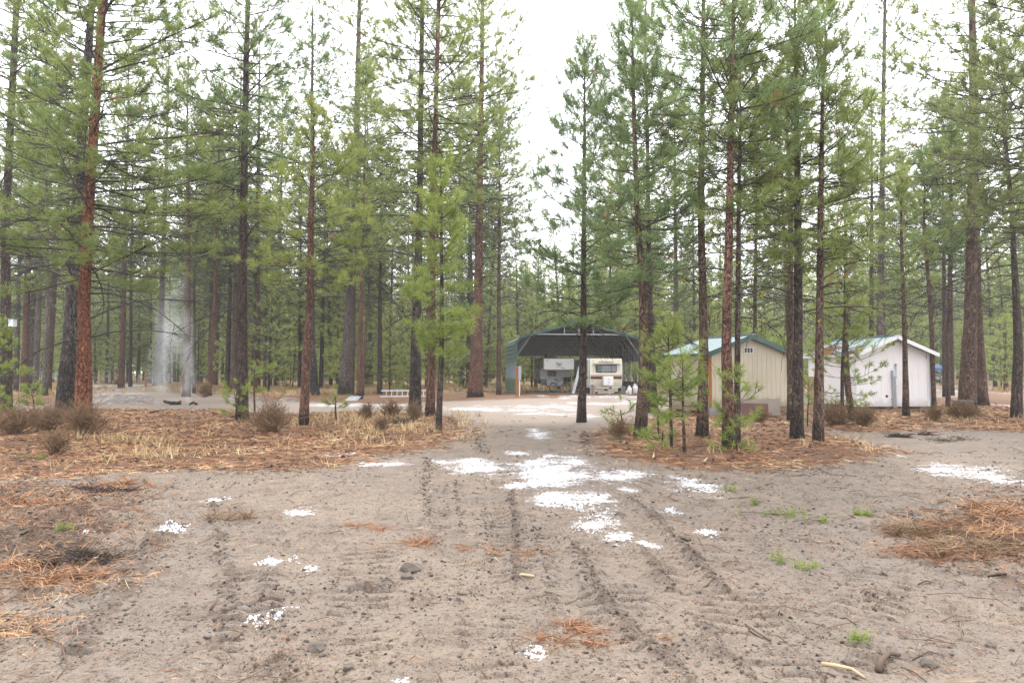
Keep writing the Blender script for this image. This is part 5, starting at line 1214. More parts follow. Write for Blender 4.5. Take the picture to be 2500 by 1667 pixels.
def rock(px, py, r, mat, label, z=0.0, sq=0.7, name='rock', cat='rock', seed=1):
    rs = np.random.RandomState(seed); p = gp(px, py); import bmesh
    bm = bmesh.new(); bmesh.ops.create_icosphere(bm, subdivisions=2, radius=r)
    for vv in bm.verts: vv.co *= 1 + 0.22 * rs.randn() * 0.7; vv.co.z *= sq
    me = bpy.data.meshes.new(name); bm.to_mesh(me); bm.free(); me.materials.append(mat)
    return tag(link(name, me, None, (p.x, p.y, gz(p.x, p.y) + z + r * 0.3)), label, cat)
rock(1755, 1012, 0.12, M_WOODG, 'brown rock sitting on the paver at the orange corner', 0.30)
rock(1692, 1006, 0.16, M_CHAR, "dark mossy rock under the tan shed's left wall", 0.0, seed=3)
rock(1680, 1007, 0.15, M_GREYB, "grey rock under the tan shed's left wall, left of the mossy one", 0.0, seed=4)
# stump
p = gp(2352, 1012); t = empty('tree_stump', (p.x, p.y, gz(p.x, p.y))); tag(t, 'mossy cut stump with a grey top before the huge pine', 'stump')
rs = np.random.RandomState(8)
me, cv = trunk_mesh('stump_side', [(0, 0, -.1), (0, 0, .2), (0.02, 0, .40)], [.37, .33, .29], BARK['brown'], 26, 0.06, rs, 0.16, 0.25); link('stump_side', me, t)
part(MB().lathe([(.31, .39), (.335, .43), (.33, .475), (.27, .49)], 22), 'stump_top', M_STUMPT, t, smooth=False)
# scrap sheet, box on the left pine
p = gp(856, 978); t = MB()
for k in range(5): t.hexa([(-.32 + .13 * k, 0, 0), (-.20 + .13 * k, 0, 0), (-.20 + .13 * k, .012, 0), (-.32 + .13 * k, .012, 0), (-.14 + .13 * k, .35, .22 + .03 * (k % 2)), (-.02 + .13 * k, .35, .22 + .03 * (k % 2)), (-.02 + .13 * k, .362, .22 + .03 * (k % 2)), (-.14 + .13 * k, .362, .22 + .03 * (k % 2))])
tag(t.build('scrap_sheet', M_GALV, None, (p.x, p.y, gz(p.x, p.y))), 'crumpled grey metal sheet at the foot of a reddish pine', 'metal sheet')
Yl = gp(14, 1006).y; a = atY(24, 797, Yl); b = atY(37, 780, Yl)
t = empty('nest_box', ((a.x + b.x) / 2, Yl, a.z)); tag(t, 'small white box fixed high on the leftmost dark pine', 'box'); hw = (b.x - a.x) / 2; hh = b.z - a.z
part(MB().box(-hw, hw, -.1, .1, 0, hh), 'box_body', M_PALE, t); part(MB().box(-hw - .02, hw + .03, -.13, .12, hh, hh + .03), 'box_lid', M_GREYB, t)

# wire fence at the far left, with posts
t0, t1 = gp(190, 939), gp(900, 937); t = empty('wire_fence', (t0.x, t0.y, 0)); tag(t, 'far wire mesh fence along the road at the left', 'fence')
dx, dy = t1.x - t0.x, t1.y - t0.y; ln = math.hypot(dx, dy); n = int(ln / 3.1)
for k in range(n + 1):
    f = k / n; part(MB().box(dx * f - .06, dx * f + .06, dy * f - .06, dy * f + .06, -.1, 1.25), 'fence_post', M_WOODG, t)
m = MB()
for k in range(12): m.bar((0, 0, .1 + .09 * k), (dx, dy, .1 + .09 * k), .006, .006)
k = 0
while k * 0.2 < ln: f = k * 0.2 / ln; m.bar((dx * f, dy * f, .05), (dx * f, dy * f, 1.12), .006, .006); k += 1
o = part(m, 'wire_mesh', M_GALV, t); o['kind'] = 'stuff'
def post(px, pt, pb, w, mat, label):
    p = gp(px, pb); h = atY(px, pt, p.y).z; r = w * 0.5 * p.y / F
    tag(MB().box(-r, r, -r, r, -.1, h).build('wooden_post', mat, None, (p.x, p.y, gz(p.x, p.y)), bevel=0.01), label, 'post')
post(355, 907, 945, 3.4, M_POSTO, 'orange wooden post standing at the far wire fence')
post(241, 905, 940, 3.2, M_BONE, 'pale yellow wooden post at the far wire fence')
post(518, 905, 941, 1.6, M_POSTO, 'thin orange stake beside the rusty slim pine')
# far pieces glimpsed through the trunks
p = gp(36, 934); t = empty('parked_car', (p.x, p.y + 6, 0.0)); tag(t, 'pale car half hidden by the leftmost dark pine', 'car')
m = MB(); m.prism([(-2.1, .35), (2.1, .35), (2.15, .8), (1.3, .95), (.8, 1.42), (-1.0, 1.45), (-1.6, 1.0), (-2.15, .9)], -.85, .85); part(m, 'car_body', M_PALE, t, bevel=0.06)
part(MB().prism([(.68, 1.36), (1.1, 1.0), (-1.4, 1.0), (-.95, 1.38)], -.87, .87), 'side_glass', M_GLASS, t)
for x in (-1.3, 1.3):
    for y in (-.8, .8): w = part(MB().torus((0, 0, 0), .23, .1, 'y', 16, 6), 'wheel', M_RUBBER, t); w.location = (x, y, .33)
p = gp(38, 936); tag(MB().box(-.6, .4, -.2, .2, -.1, .95).build('concrete_wall', M_GREYB, None, (p.x, p.y, 0)), 'short pale concrete wall behind the leftmost dark pine', 'wall')
p = gp(2296, 937); t = empty('tarp_canopy', (p.x - 0.3, p.y, 0)); tag(t, 'blue tarp canopy over pale goods beyond the road strip', 'canopy')
for x, y in ((-.7, -.6), (.7, -.6), (-.7, .6), (.7, .6)): part(MB().bar((x, y, -.1), (x, y, 1.9), .05, .05, (1, 0, 0)), 'canopy_pole', M_GALV, t)
part(MB().add([(-.8, -.7, 1.9), (.8, -.7, 1.85), (.8, .7, 1.9), (-.8, .7, 1.9), (0, 0, 2.35), (-.8, -.7, 1.55), (.8, -.7, 1.45)], [(0, 1, 4), (1, 2, 4), (2, 3, 4), (3, 0, 4), (3, 2, 1, 0), (0, 5, 6, 1)]), 'canopy_top', M_BLUE, t)
p = gp(2298, 936); t = empty('cargo_trailer', (p.x, p.y + 1.5, 0)); tag(t, 'white rounded cargo trailer under the blue tarp canopy', 'trailer')
part(MB().prism(rrect(-.6, .6, .4, 1.2, .2), -.8, .8), 'trailer_body', M_WHITE, t)
for x in (-.5, .5):
    w = part(MB().torus((0, 0, 0), .22, .09, 'y', 14, 6), 'wheel', M_RUBBER, t); w.location = (x, -.85, .3)
for i, (px0, px1, pt, lab) in enumerate(((262, 268, 905, 'left pale slim panel seen through the woods behind the wire fence'), (286, 292, 907, 'right pale slim panel seen through the woods behind the wire fence'))):
    Y = 96 + 2 * i; a = atY(px0, 938, Y); b = atY(px1, 938, Y); tag(MB().box(a.x, b.x, Y, Y + .15, -.1, atY(px0, pt, Y).z).build('pale_panel', M_PALE, None), lab, 'panel')

# ------------------------------------------------------------------ ash mound with smouldering wood and its smoke
def mound(px, py, rx, ry, h, label, seed, mat, rough=0.5, name='ash_mound'):
    p = gp(px, py); n, k = 64, 22; rs = np.random.RandomState(seed)
    A, Rr = np.meshgrid(np.arange(n) * 2 * math.pi / n, np.linspace(0, 1, k))
    x = Rr * np.cos(A) * rx; y = Rr * np.sin(A) * ry
    z = h * (np.clip(1 - Rr ** 1.6, 0, 1)) * (0.55 + rough * (fbm(x * 1.5 + seed, y * 1.5, 3, seed) * 1.2)) + 0.14 * h * (fbm(x * 6, y * 6, 3, seed + 3) - .45) * 2 * (Rr < 0.97)
    z -= 0.06 * Rr
    idx = np.arange(n * k).reshape(k, n); nx_ = np.roll(idx, -1, 1)
    Fc = np.stack([idx[:-1], nx_[:-1], nx_[1:], idx[1:]], -1).reshape(-1, 4)[:, ::-1]
    me = npmesh(name, np.stack([x, y, z], -1).reshape(-1, 3), Fc, mat, smooth=True)
    return tag(link(name, me, None, (p.x, p.y, gz(p.x, p.y))), label, 'mound')
g = G('ash_dirt'); P = g.coord(); a = g.noise(P, 2.5, 5, .65); b = g.noise(P, 12, 5, .7)
c = g.mix(g.sstep(a, .4, .62), (0.20, 0.170, 0.148), (0.10, 0.085, 0.075)); c = g.mix(g.sstep(b, .55, .68), c, (0.03, .026, .024)); c = g.mix(g.math('MULTIPLY', g.sstep(g.noise(P, 4.4, 4), .55, .7), .7), c, (0.17, .09, .05))
g.col(c); g.bump(b, .8, .06); M_ASH = g.done(.95)
mound(292, 985, 2.2, 1.5, 0.60, 'low grey ash and dirt mound right of the red-barked pine', 2, M_ASH)
mound(590, 975, 1.8, 0.7, 0.22, 'thin brown litter bank along the lane behind the big dark pine', 5, M_ASH, name='dirt_bank')
mound(705, 980, 1.6, 0.6, 0.22, 'low dark dirt bank left of the red-brown leaning pine', 6, M_ASH, name='dirt_bank')
def char_pile(px, py, n, sz, label, seed):
    rs = np.random.RandomState(seed); p = gp(px, py); t = empty('charred_wood', (p.x, p.y, gz(p.x, p.y))); tag(t, label, 'charred wood')
    for k in range(n):
        a = rs.rand() * 6.28; x = rs.randn() * sz * .35; l = sz * (.35 + .4 * rs.rand()); e = rs.rand() * .7
        dv = Vector((math.cos(a) * math.cos(e), math.sin(a) * math.cos(e), math.sin(e))) * l
        c = Vector((x, rs.randn() * sz * .2, .05 + rs.rand() * sz * .15))
        MB().tube([c - dv * .5, c + dv * .1, c + dv * .5], [sz * .09, sz * .11, sz * .05], 6).build('charred_log', M_CHAR, t)
char_pile(428, 988, 8, 0.65, 'charred wood pile smoking beside the ash mound, larger of two', 1)
char_pile(478, 988, 5, 0.42, 'small charred wood heap at the foot of the smoke, right of the larger', 2)
pa_, pb_ = gp(468, 984), gp(400, 975)
SY = 33.0; bx0 = atY(315, 990, SY).x; bx1 = atY(545, 990, SY).x; zt = atY(400, 640, SY).z
sm = MB().box(bx0, bx1, SY - 1.3, SY + 1.3, 0.02, zt).build('smoke', None if False else [], None)
g = G('smoke'); g.t.nodes.remove(g.b)
gg = g.n('ShaderNodeNewGeometry'); sx = g.n('ShaderNodeSeparateXYZ', {'Vector': gg.outputs['Position']})
nz = g.n('ShaderNodeTexNoise', {'Vector': gg.outputs['Position'], 'Scale': 0.55, 'Detail': 5}); nsx = g.n('ShaderNodeSeparateColor', {'Color': nz.outputs['Color']})
X = g.math('ADD', sx.outputs[0], g.math('MULTIPLY', g.math('SUBTRACT', nsx.outputs[0], .5), 3.4)); Yv = g.math('ADD', sx.outputs[1], g.math('MULTIPLY', g.math('SUBTRACT', nsx.outputs[1], .5), 1.0)); Z = sx.outputs[2]
def column(x0, sl, r0, rg, z_lo, z_hi, fade):
    cx = g.math('ADD', x0, g.math('MULTIPLY', Z, sl)); rr = g.math('ADD', r0, g.math('MULTIPLY', Z, rg))
    dx = g.math('DIVIDE', g.math('SUBTRACT', X, cx), rr); dy = g.math('DIVIDE', g.math('SUBTRACT', Yv, SY), rr)
    q = g.math('SUBTRACT', 1.0, g.math('SQRT', g.math('ADD', g.math('MULTIPLY', dx, dx), g.math('MULTIPLY', dy, dy))), clamp=True)
    v = g.math('MULTIPLY', q, g.math('SUBTRACT', 1, g.sstep(Z, z_hi - fade, z_hi)))
    return g.math('MULTIPLY', v, g.sstep(Z, z_lo - .01, z_lo + .35)) if z_lo > 0 else v
c1 = column(atY(470, 985, SY).x, -0.10, 0.30, 0.15, 0, 4.2, 3.0)
c2 = column(atY(404, 960, SY).x, 0.045, 0.50, 0.085, 0.35, zt - 0.1, 3.6)
dn = g.math('ADD', g.math('MULTIPLY', c1, 1.0), g.math('MULTIPLY', c2, 0.75))
wisp = g.sstep(g.noise(g.n('ShaderNodeMapping', {'Vector': gg.outputs['Position'], 'Scale': (1.6, 1.6, .7)}).outputs[0], 1.1, 4, .6, .8), .30, .72)
pv = g.n('ShaderNodeVolumePrincipled', {'Density': g.math('MULTIPLY', dn, g.math('ADD', g.math('MULTIPLY', wisp, 1.0), 0.0)), 'Color': (0.93, 0.94, 0.96, 1), 'Anisotropy': 0.2})
g.t.links.new(pv.outputs[0], g.out.inputs['Volume']); sm.data.materials.append(g.m)
tag(sm, 'thin grey smoke drifting up from the charred wood', kind='stuff')
# ------------------------------------------------------------------ grass, litter, bushes, sticks
def hgt(x, y): return ground_h(x, y)
rs = np.random.RandomState(77)
g = G('dry_grass'); t = g.attr('tone'); g.col(g.ramp(t, [(0.0, (0.17, 0.105, 0.050)), (0.5, (0.33, 0.225, 0.11)), (1.0, (0.46, 0.36, 0.19))])); M_GRASS = g.done(0.8)
g = G('litter_needles'); t = g.attr('tone'); g.col(g.ramp(t, [(0.0, (0.060, 0.034, 0.024)), (0.25, (0.150, 0.072, 0.040)), (0.55, (0.23, 0.108, 0.052)), (0.85, (0.32, 0.18, 0.088)), (1.0, (0.40, 0.29, 0.16))])); M_LITN = g.done(0.8)
g = G('clod_soil'); t = g.attr('tone'); g.col(g.ramp(t, [(0.0, (0.032, 0.024, 0.020)), (0.6, (0.080, 0.062, 0.050)), (1.0, (0.14, 0.115, 0.095))])); M_CLOD = g.done(0.95)

def scatter(n, y0, y1, test, power=1.0):
    out = []; tot = 0
    while tot < n:
        m = 40000
        y = y0 + (y1 - y0) * rs.rand(m) ** power; x = (rs.rand(m) * 2 - 1) * 0.80 * y
        L4 = masks(x, y); keep = rs.rand(m) < test(x, y, *L4)
        out.append(np.stack([x[keep], y[keep]], -1)); tot += keep.sum()
    return np.concatenate(out)[:n]
# dry grass tufts
c1 = scatter(520, 9, 36, lambda x, y, l, g_, p, la, h: np.clip(g_ * 1.1 * (fbm(x * .8, y * .8, 2, 9) > .46) + l * 0.05 * (fbm(x * .9, y * .9, 2, 4) > .5), 0, 1))
c2 = scatter(5200, 36, 74, lambda x, y, l, g_, p, la, h: np.clip(g_ * 1.0, 0, 1) * (fbm(x * .5, y * .5, 2, 9) > .40))
c = np.concatenate([c1, c2]); d = c[:, 1]; nb = 13
px_ = np.repeat(c, nb, 0) + rs.randn(len(c) * nb, 2) * 0.10; dd = np.repeat(d, nb)
hz = hgt(px_[:, 0], px_[:, 1]); L0 = (0.07 + 0.20 * rs.rand(len(px_)) ** 1.5) * np.where(np.repeat(d, nb) > 36, 1.25, 1.0) * np.repeat(0.7 + 0.6 * rs.rand(len(c)), nb)
w = 0.006 + 0.0005 * dd; a = rs.rand(len(px_)) * 6.28; ln = 0.2 + 0.8 * rs.rand(len(px_))
b = np.stack([px_[:, 0], px_[:, 1], hz - .01], -1); s = np.stack([np.cos(a + 1.57), np.sin(a + 1.57), 0 * a], -1) * (w / 2)[:, None]
tip = b + np.stack([np.cos(a) * L0 * ln * 1.5, np.sin(a) * L0 * ln * 1.5, L0], -1)
V = np.stack([b - s, b + s, tip], 1).reshape(-1, 3)
me = npmesh('dry_grass', V, np.arange(len(V)).reshape(-1, 3), M_GRASS, {'tone': np.repeat(np.clip(rs.rand(len(px_)) * .6 + np.repeat(rs.rand(len(c)), nb) * .45, 0, 1), 3)})
tag(link('dry_grass', me), 'dry straw-coloured grass tufts', kind='stuff')

# fallen needles and twigs lying flat
def flat_strips(c, L0, w, tone, zoff, name, mat, label, tilt=0.12):
    n = len(c); a = rs.rand(n) * 6.28; el = rs.randn(n) * tilt
    z = hgt(c[:, 0], c[:, 1]) + zoff
    m = np.stack([c[:, 0], c[:, 1], z], -1); dv = np.stack([np.cos(a) * np.cos(el), np.sin(a) * np.cos(el), np.sin(el)], -1) * (L0 / 2)[:, None]
    s = np.stack([-np.sin(a), np.cos(a), rs.randn(n) * .4], -1) * (w / 2)[:, None]
    bend = s * rs.randn(n)[:, None] * 2.5
    V = np.stack([m - dv - s * .6, m - dv + s * .6, m + bend + s, m + bend - s, m + dv + s * .3, m + dv - s * .3], 1).reshape(-1, 3)
    b = np.arange(n)[:, None] * 6
    Fc = np.concatenate([b + np.array([[0, 1, 2, 3]]), b + np.array([[3, 2, 4, 5]])], 0)
    me = npmesh(name, V, Fc, mat, {'tone': np.repeat(tone, 6)})
    tag(link(name, me), label, kind='stuff')
cl = scatter(66000, 7.5, 30, lambda x, y, l, g_, p, la, h: np.clip(l * 1.0 - la * .5, 0, 1) * (.25 + .75 * (fbm(x * 1.3, y * 1.3, 3, 33) > .47)), 0.9)
dl = cl[:, 1]; tb = fbm(cl[:, 0] * .9, cl[:, 1] * .9, 3, 44)
flat_strips(cl, 0.12 + 0.13 * rs.rand(len(cl)), 0.004 + 0.00085 * dl, np.clip(tb * 1.1 + rs.randn(len(cl)) * .22, 0, 1), 0.012, 'needle_litter', M_LITN, 'rust-coloured fallen pine needles')
cd = scatter(9000, 3.0, 14, lambda x, y, l, g_, p, la, h: np.clip(.10 + p + .5 * (fbm(x * 1.6, y * 1.6, 3, 13) > .60), 0, 1) * (h < .6), 1.2)
flat_strips(cd, 0.03 + 0.10 * rs.rand(len(cd)) ** 1.5, 0.0014 + 0.0005 * cd[:, 1], np.clip(rs.rand(len(cd)) ** 1.2, 0, 1), 0.006, 'scattered_needles', M_LITN, 'stray brown needles and straws on the dirt')
cp_ = scatter(9000, 3.5, 13, lambda x, y, l, g_, p, la, h: np.clip(p * 1.2, 0, 1) * (.25 + .75 * (fbm(x * 2.2, y * 2.2, 3, 53) > .5)))
flat_strips(cp_, 0.04 + 0.13 * rs.rand(len(cp_)), 0.002 + 0.0006 * cp_[:, 1], np.clip(fbm(cp_[:, 0] * 1.5, cp_[:, 1] * 1.5, 3, 64) * 1.2 - .2 + rs.randn(len(cp_)) * .25, 0, 1), 0.012, 'matted_litter', M_LITN, 'matted needles and straws on the disturbed edges', 0.25)
# fine twigs
ct = scatter(1500, 3.0, 24, lambda x, y, l, g_, p, la, h: np.clip(.12 + p * .8 + l * .2 + .35 * (x > 1.5) * (y < 14), 0, 1), 1.1)
P0, P1, Q0, Q1 = [], [], [], []
for x, y in ct:
    a = rs.rand() * 6.28; l = (0.025 + 0.13 * rs.rand() ** 2.2) * (1 + y * .03); r = 0.0012 + 0.0018 * rs.rand() + 0.00025 * y; z = gz(x, y) + r + .003 if False else 0
    P0.append((x, y, 0)); k = rs.randn() * .5
    m = (x + math.cos(a) * l, y + math.sin(a) * l, 0.01 + .03 * rs.rand()); P1.append(m); Q0.append(r); Q1.append(r * .8)
    P0.append(m); P1.append((m[0] + math.cos(a + k) * l * .8, m[1] + math.sin(a + k) * l * .8, .03 * rs.rand())); Q0.append(r * .8); Q1.append(r * .4)
P0, P1 = np.array(P0), np.array(P1); P0[:, 2] += hgt(P0[:, 0], P0[:, 1]) + .006; P1[:, 2] += hgt(P1[:, 0], P1[:, 1]) + .006
V, Fc = seg_mesh(P0, P1, Q0, Q1, 4)
tag(link('fine_twigs', npmesh('fine_twigs', V, Fc, M_TWIG)), 'small brown twigs strewn over the dirt', kind='stuff')
# clods: tiny lumps, thick along the pushed-up ridges
ICO = None
import bmesh
bm = bmesh.new(); bmesh.ops.create_icosphere(bm, subdivisions=1, radius=1.0); bm.verts.ensure_lookup_table()
IV = np.array([v.co[:] for v in bm.verts]); IF = np.array([[v.index for v in f.verts] for f in bm.faces]); bm.free()
keep = rs.permutation(len(IV))
cc = scatter(9000, 2.9, 13, lambda x, y, l, g_, p, la, h: np.clip(.10 + p + .9 * (fbm(x * 1.3, y * 1.3, 3, 19) > .56), 0, 1), 1.25)
ex = [cc, scatter(3500, 3.2, 13, lambda x, y, l, g_, p, la, h: np.clip(p * 1.3, 0, 1) * (fbm(x * 2.5, y * 2.5, 3, 57) > .5))]
for a, b, w, h in RIDGES:
    n = int(110 * np.linalg.norm(b - a) * min(1, h / .03)); t = rs.rand(n)[:, None]; ex.append(a + (b - a) * t + rs.randn(n, 2) * w * .75)
cc = np.concatenate(ex); n = len(cc); r = (0.0030 + 0.010 * rs.rand(n) ** 3.5) * (0.75 + 0.07 * cc[:, 1])
S = r[:, None, None] * (1 + 0.32 * rs.randn(n, len(IV), 1)) * np.array([1.1, 1, .7]) * (0.8 + .5 * rs.rand(n, 1, 3))
V = IV[None] * S + np.stack([cc[:, 0], cc[:, 1], hgt(cc[:, 0], cc[:, 1]) + r * .25], -1)[:, None]
Fc = (np.arange(n)[:, None, None] * len(IV) + IF[None]).reshape(-1, 3)
tag(link('soil_clods', npmesh('soil_clods', V.reshape(-1, 3), Fc, M_CLOD, {'tone': np.repeat(np.clip(rs.rand(n) ** .9, 0, 1), len(IV))})), 'small dark clods of soil', kind='stuff')
M_CONE = simple('cone_brown', (0.075, 0.050, 0.038), 0.9, 0, 0.4, 20)
# pine cones lying in the litter, too many to count
co = scatter(520, 11, 32, lambda x, y, l, g_, p, la, h: l * .5)
n = len(co); r = 0.020 + .016 * rs.rand(n)
S = r[:, None, None] * (1 + .25 * rs.randn(n, len(IV), 1)) * np.array([1.2, 1, .9])
V = IV[None] * S + np.stack([co[:, 0], co[:, 1], hgt(co[:, 0], co[:, 1]) + r * .6], -1)[:, None]
tag(link('fallen_cones', npmesh('fallen_cones', V.reshape(-1, 3), (np.arange(n)[:, None, None] * len(IV) + IF[None]).reshape(-1, 3), M_CONE)), 'dark fallen cones dotted over the litter', kind='stuff')

# dry bushes: each one a shrub of its own
M_BUSH = simple('bush_twigs', (0.230, 0.140, 0.078), 0.9, 0, 0.5, 9)
def bush(px, py, w, h, label, seed, green=0.0, n=150):
    rs = np.random.RandomState(seed); p = gp(px, py); sc = p.y / F; W, H = w * sc / 2, h * sc
    t = empty('dry_bush', (p.x, p.y, gz(p.x, p.y))); tag(t, label, 'bush', 'dry brown bushes')
    P0, P1, Q0, Q1 = [], [], [], []; TP, TA = [], []
    for k in range(n):
        a = rs.rand() * 6.28; r = rs.rand() ** .6 * (.7 + .5 * math.sin(a * 2.3 + seed) ** 2); tx, ty = math.cos(a) * r * W, math.sin(a) * r * W * .8; tz = H * (1 - .5 * r * r) * (.45 + .75 * rs.rand() ** 1.3)
        b = np.array((tx * .15, ty * .15, -.03)); m = np.array((tx * .5 + rs.randn() * .03, ty * .5, tz * .5)); e = np.array((tx, ty, tz))
        for u, v, r0, r1 in ((b, m, .008, .006), (m, e, .006, .004)): P0.append(u); P1.append(v); Q0.append(r0); Q1.append(r1)
        for q in range(5):
            f = .35 + .65 * rs.rand(); c = m + (e - m) * (f * 1.4 - .4) if f > .5 else b + (m - b) * f * 2
            v = c + np.array((rs.randn() * .11, rs.randn() * .11, .03 + .16 * rs.rand())) * (H / .6 + .3)
            P0.append(c); P1.append(v); Q0.append(.005); Q1.append(.003); TP.append(v); TA.append(v - c)
    mn = .0020 + .00020 * p.y
    V, Fc = seg_mesh(P0, P1, np.maximum(Q0, mn), np.maximum(Q1, mn * .8), 3)
    link('stems', npmesh('stems', V, Fc, M_BUSH), t)
    V, Fc, tn = needles(TP, TA, np.full(len(TP), .035), rs.rand(len(TP)) * .8, 3, .008 + .0003 * p.y, rs)
    link('dry_leaves', npmesh('dry_leaves', V, Fc, M_BUSH if green < .5 else NEEDLE['dim'], {'tone': tn}), t)['kind'] = 'stuff'
BUSHES = [(665, 1056, 120, 66, 'wide rounded brown bush right of the big dark pine', 0), (205, 1064, 110, 74, "brown bush around the red-barked pine's foot", 0),
          (118, 1052, 150, 60, 'brown bush left of the burnt pine, in front of the tiny green pine', 0), (36, 1062, 170, 62, 'brown bush at the left edge in front of the low green pine', 0),
          (135, 1112, 60, 52, 'small brown bush in front of the left bushes, beside a green sprig', 0), (500, 970, 46, 36, 'brown bush at the foot of the pines right of the smoke', 0),
          (290, 944, 30, 22, 'small brown bush left of the wider brown pine by the mound', 0), (1510, 1074, 52, 44, 'brown bush left of the curving pine', 0),
          (2040, 1040, 90, 46, 'straw-brown bush under the thin pines at the white shed', 0), (2110, 1042, 80, 40, "straw-brown bush at the white shed's near left corner", 0),
          (1856, 1030, 44, 30, 'thin brown bush before the rusty sheet', 0), (2350, 1022, 84, 38, 'brown bush around the cut stump', 0), (2284, 1030, 30, 34, 'small brown bush right of the white shed corner', 0),
          (1010, 1030, 40, 40, 'wispy brown bush before the stout dark-sided pine', 0), (955, 1020, 44, 40, 'wispy brown bush left of the stout dark-sided pine', 0), (930, 1062, 34, 34, 'small wispy bush in the litter nearest the dirt', 0), (895, 1022, 34, 34, 'wispy brown bush behind the small wispy bush, near the lane', 0)]
for i, (a, b, c_, d_, lb, gr_) in enumerate(BUSHES): bush(a, b, c_, d_, lb, 100 + i, gr_, 110 if c_ > 60 else 60)

# single sticks, sprigs, clumps
def stick(pts, r, mat, label, name='stick', cat='stick', fork=None, lift=0.01):
    W = [gp(*p) for p in pts]; o = W[0].copy()
    P = []
    for i, w in enumerate(W): P.append(Vector((w.x - o.x, w.y - o.y, gz(w.x, w.y) + r * .8 + (lift if 0 < i < len(W) - 1 else 0))))
    t = MB().tube(P, [r * (1 - .45 * i / max(1, len(P) - 1)) for i in range(len(P))], 7)
    if fork: t.tube([P[fork[0]], P[fork[0]] + Vector(fork[1])], [r * .55, r * .3], 6)
    return tag(t.build(name, mat, None, (o.x, o.y, 0), smooth=True), label, cat)
STK = simple('dead_stick', (0.115, 0.075, 0.055), 0.9, 0, 0.35, 14)
GRY = simple('grey_stick', (0.20, 0.155, 0.125), 0.9, 0, 0.3, 12)
stick([(1242, 1406), (1275, 1404), (1304, 1408)], .016, M_BONE, 'pale peeled stick lying across the middle crawler track')
stick([(2144, 1630), (2152, 1614), (2170, 1600), (2196, 1594)], .020, STK, 'thick curved brown stick near the bottom right')
stick([(2007, 1618), (2040, 1628), (2080, 1642), (2112, 1656)], .012, M_BONE, 'pale splintered stick left of the thick curved stick')
stick([(1988, 1489), (2030, 1496), (2066, 1508), (2090, 1522)], .007, STK, 'long thin arched twig above the pale splintered stick', 'twig', 'twig')
stick([(1822, 1523), (1852, 1545), (1882, 1562)], .014, GRY, 'grey split stick at the right of the rusty needle heap')
stick([(1832, 1538), (1862, 1555)], .008, GRY, 'thin grey splinter lying under the grey split stick')
stick([(2228, 1596), (2268, 1588), (2306, 1598), (2300, 1600)], .005, STK, 'thin dark twig right of the thick curved stick', 'twig', 'twig')
stick([(2200, 1622), (2230, 1636), (2262, 1648)], .005, STK, 'reddish thin twig below the dark twig at bottom right', 'twig', 'twig')
stick([(2086, 1578), (2130, 1578), (2170, 1584), (2198, 1572)], .006, STK, 'thin branch with a green tip above the thick curved stick', 'twig', 'twig')
stick([(2040, 1652), (2018, 1645), (2012, 1664)], .007, STK, 'bent brown stick at the bottom edge, below the pale splintered one')
stick([(2148, 1388), (2166, 1408), (2152, 1394)], .006, STK, 'short slanted twig standing in the dirt right of the green sprigs', 'twig', 'twig')
stick([(2242, 1422), (2262, 1420), (2282, 1428)], .006, STK, 'arched dark twig left of the right root patch', 'twig', 'twig')
stick([(2414, 1416), (2440, 1416), (2458, 1416)], .012, M_CHAR, 'short black burnt stick in the right root patch')
stick([(2120, 1252), (2138, 1244), (2157, 1232)], .006, STK, 'thin twig rising beside the right green sprigs', 'twig', 'twig')
stick([(1978, 1150), (1996, 1148), (2030, 1160), (2090, 1164)], .007, STK, 'long wavy root lying at the edge of the right needle litter', 'root', 'root')
stick([(110, 1384), (130, 1392), (156, 1388)], .018, M_TWIG, 'brown broken branch piece beside the black root clump')
stick([(20, 1332), (62, 1316), (92, 1304), (130, 1303)], .018, STK, 'dark branch lying in the left root patch, farthest up')
stick([(30, 1348), (60, 1346)], .018, M_TWIG, 'short brown stick end in the left root patch')
stick([(70, 1390), (74, 1404)], .016, M_BONE, 'short pale wood chip standing in the left root patch', 'wood_chip', 'wood chip')
stick([(56, 1364), (70, 1374), (58, 1392)], .009, STK, 'crooked dark twig in the left root patch', 'twig', 'twig')
stick([(514, 1498), (526, 1488), (531, 1474)], .010, STK, 'crooked dark stick standing up right of the left patch')
stick([(520, 1498), (548, 1498)], .010, GRY, 'short grey stick lying at the foot of the crooked dark stick')
stick([(110, 1568), (150, 1590), (164, 1632), (140, 1665)], .006, STK, 'long thin root curling at the bottom left', 'root', 'root')
stick([(352, 1170), (360, 1184), (366, 1186)], .016, M_TWIG, 'short brown wood chip standing on the left dirt', 'wood_chip', 'wood chip')
stick([(1595, 1123), (1597, 1112)], .020, M_BONE, 'pale wood splinter standing at the front edge of the right litter', 'wood_chip', 'wood chip')
stick([(1720, 1132), (1728, 1121)], .020, M_BONE, 'pale wood splinter right of the first one, in front of the red-brown pine', 'wood_chip', 'wood chip')
stick([(1484, 1030), (1508, 1050), (1540, 1053)], .018, M_BONE, 'pale bare branch lying in the seedling by the lane')
stick([(1552, 1328), (1560, 1338)], .016, M_BONE, 'short tan stick lying on the nearest hail patch')
stick([(256, 1036), (264, 1024)], .030, M_BONE, 'pale stick leaning in the litter right of the red-barked pine')
stick([(366, 1010), (382, 1008), (398, 1004)], .035, M_CHAR, 'dark fallen branch lying before the ash mound')
stick([(1112, 958), (1128, 957), (1143, 958)], .07, GRY, 'grey fallen log left of the very thick orange-brown pine', 'fallen_log', 'log')
stick([(1180, 956), (1200, 958), (1212, 958)], .08, GRY, 'grey fallen log between the orange-brown pine and the carport', 'fallen_log', 'log')
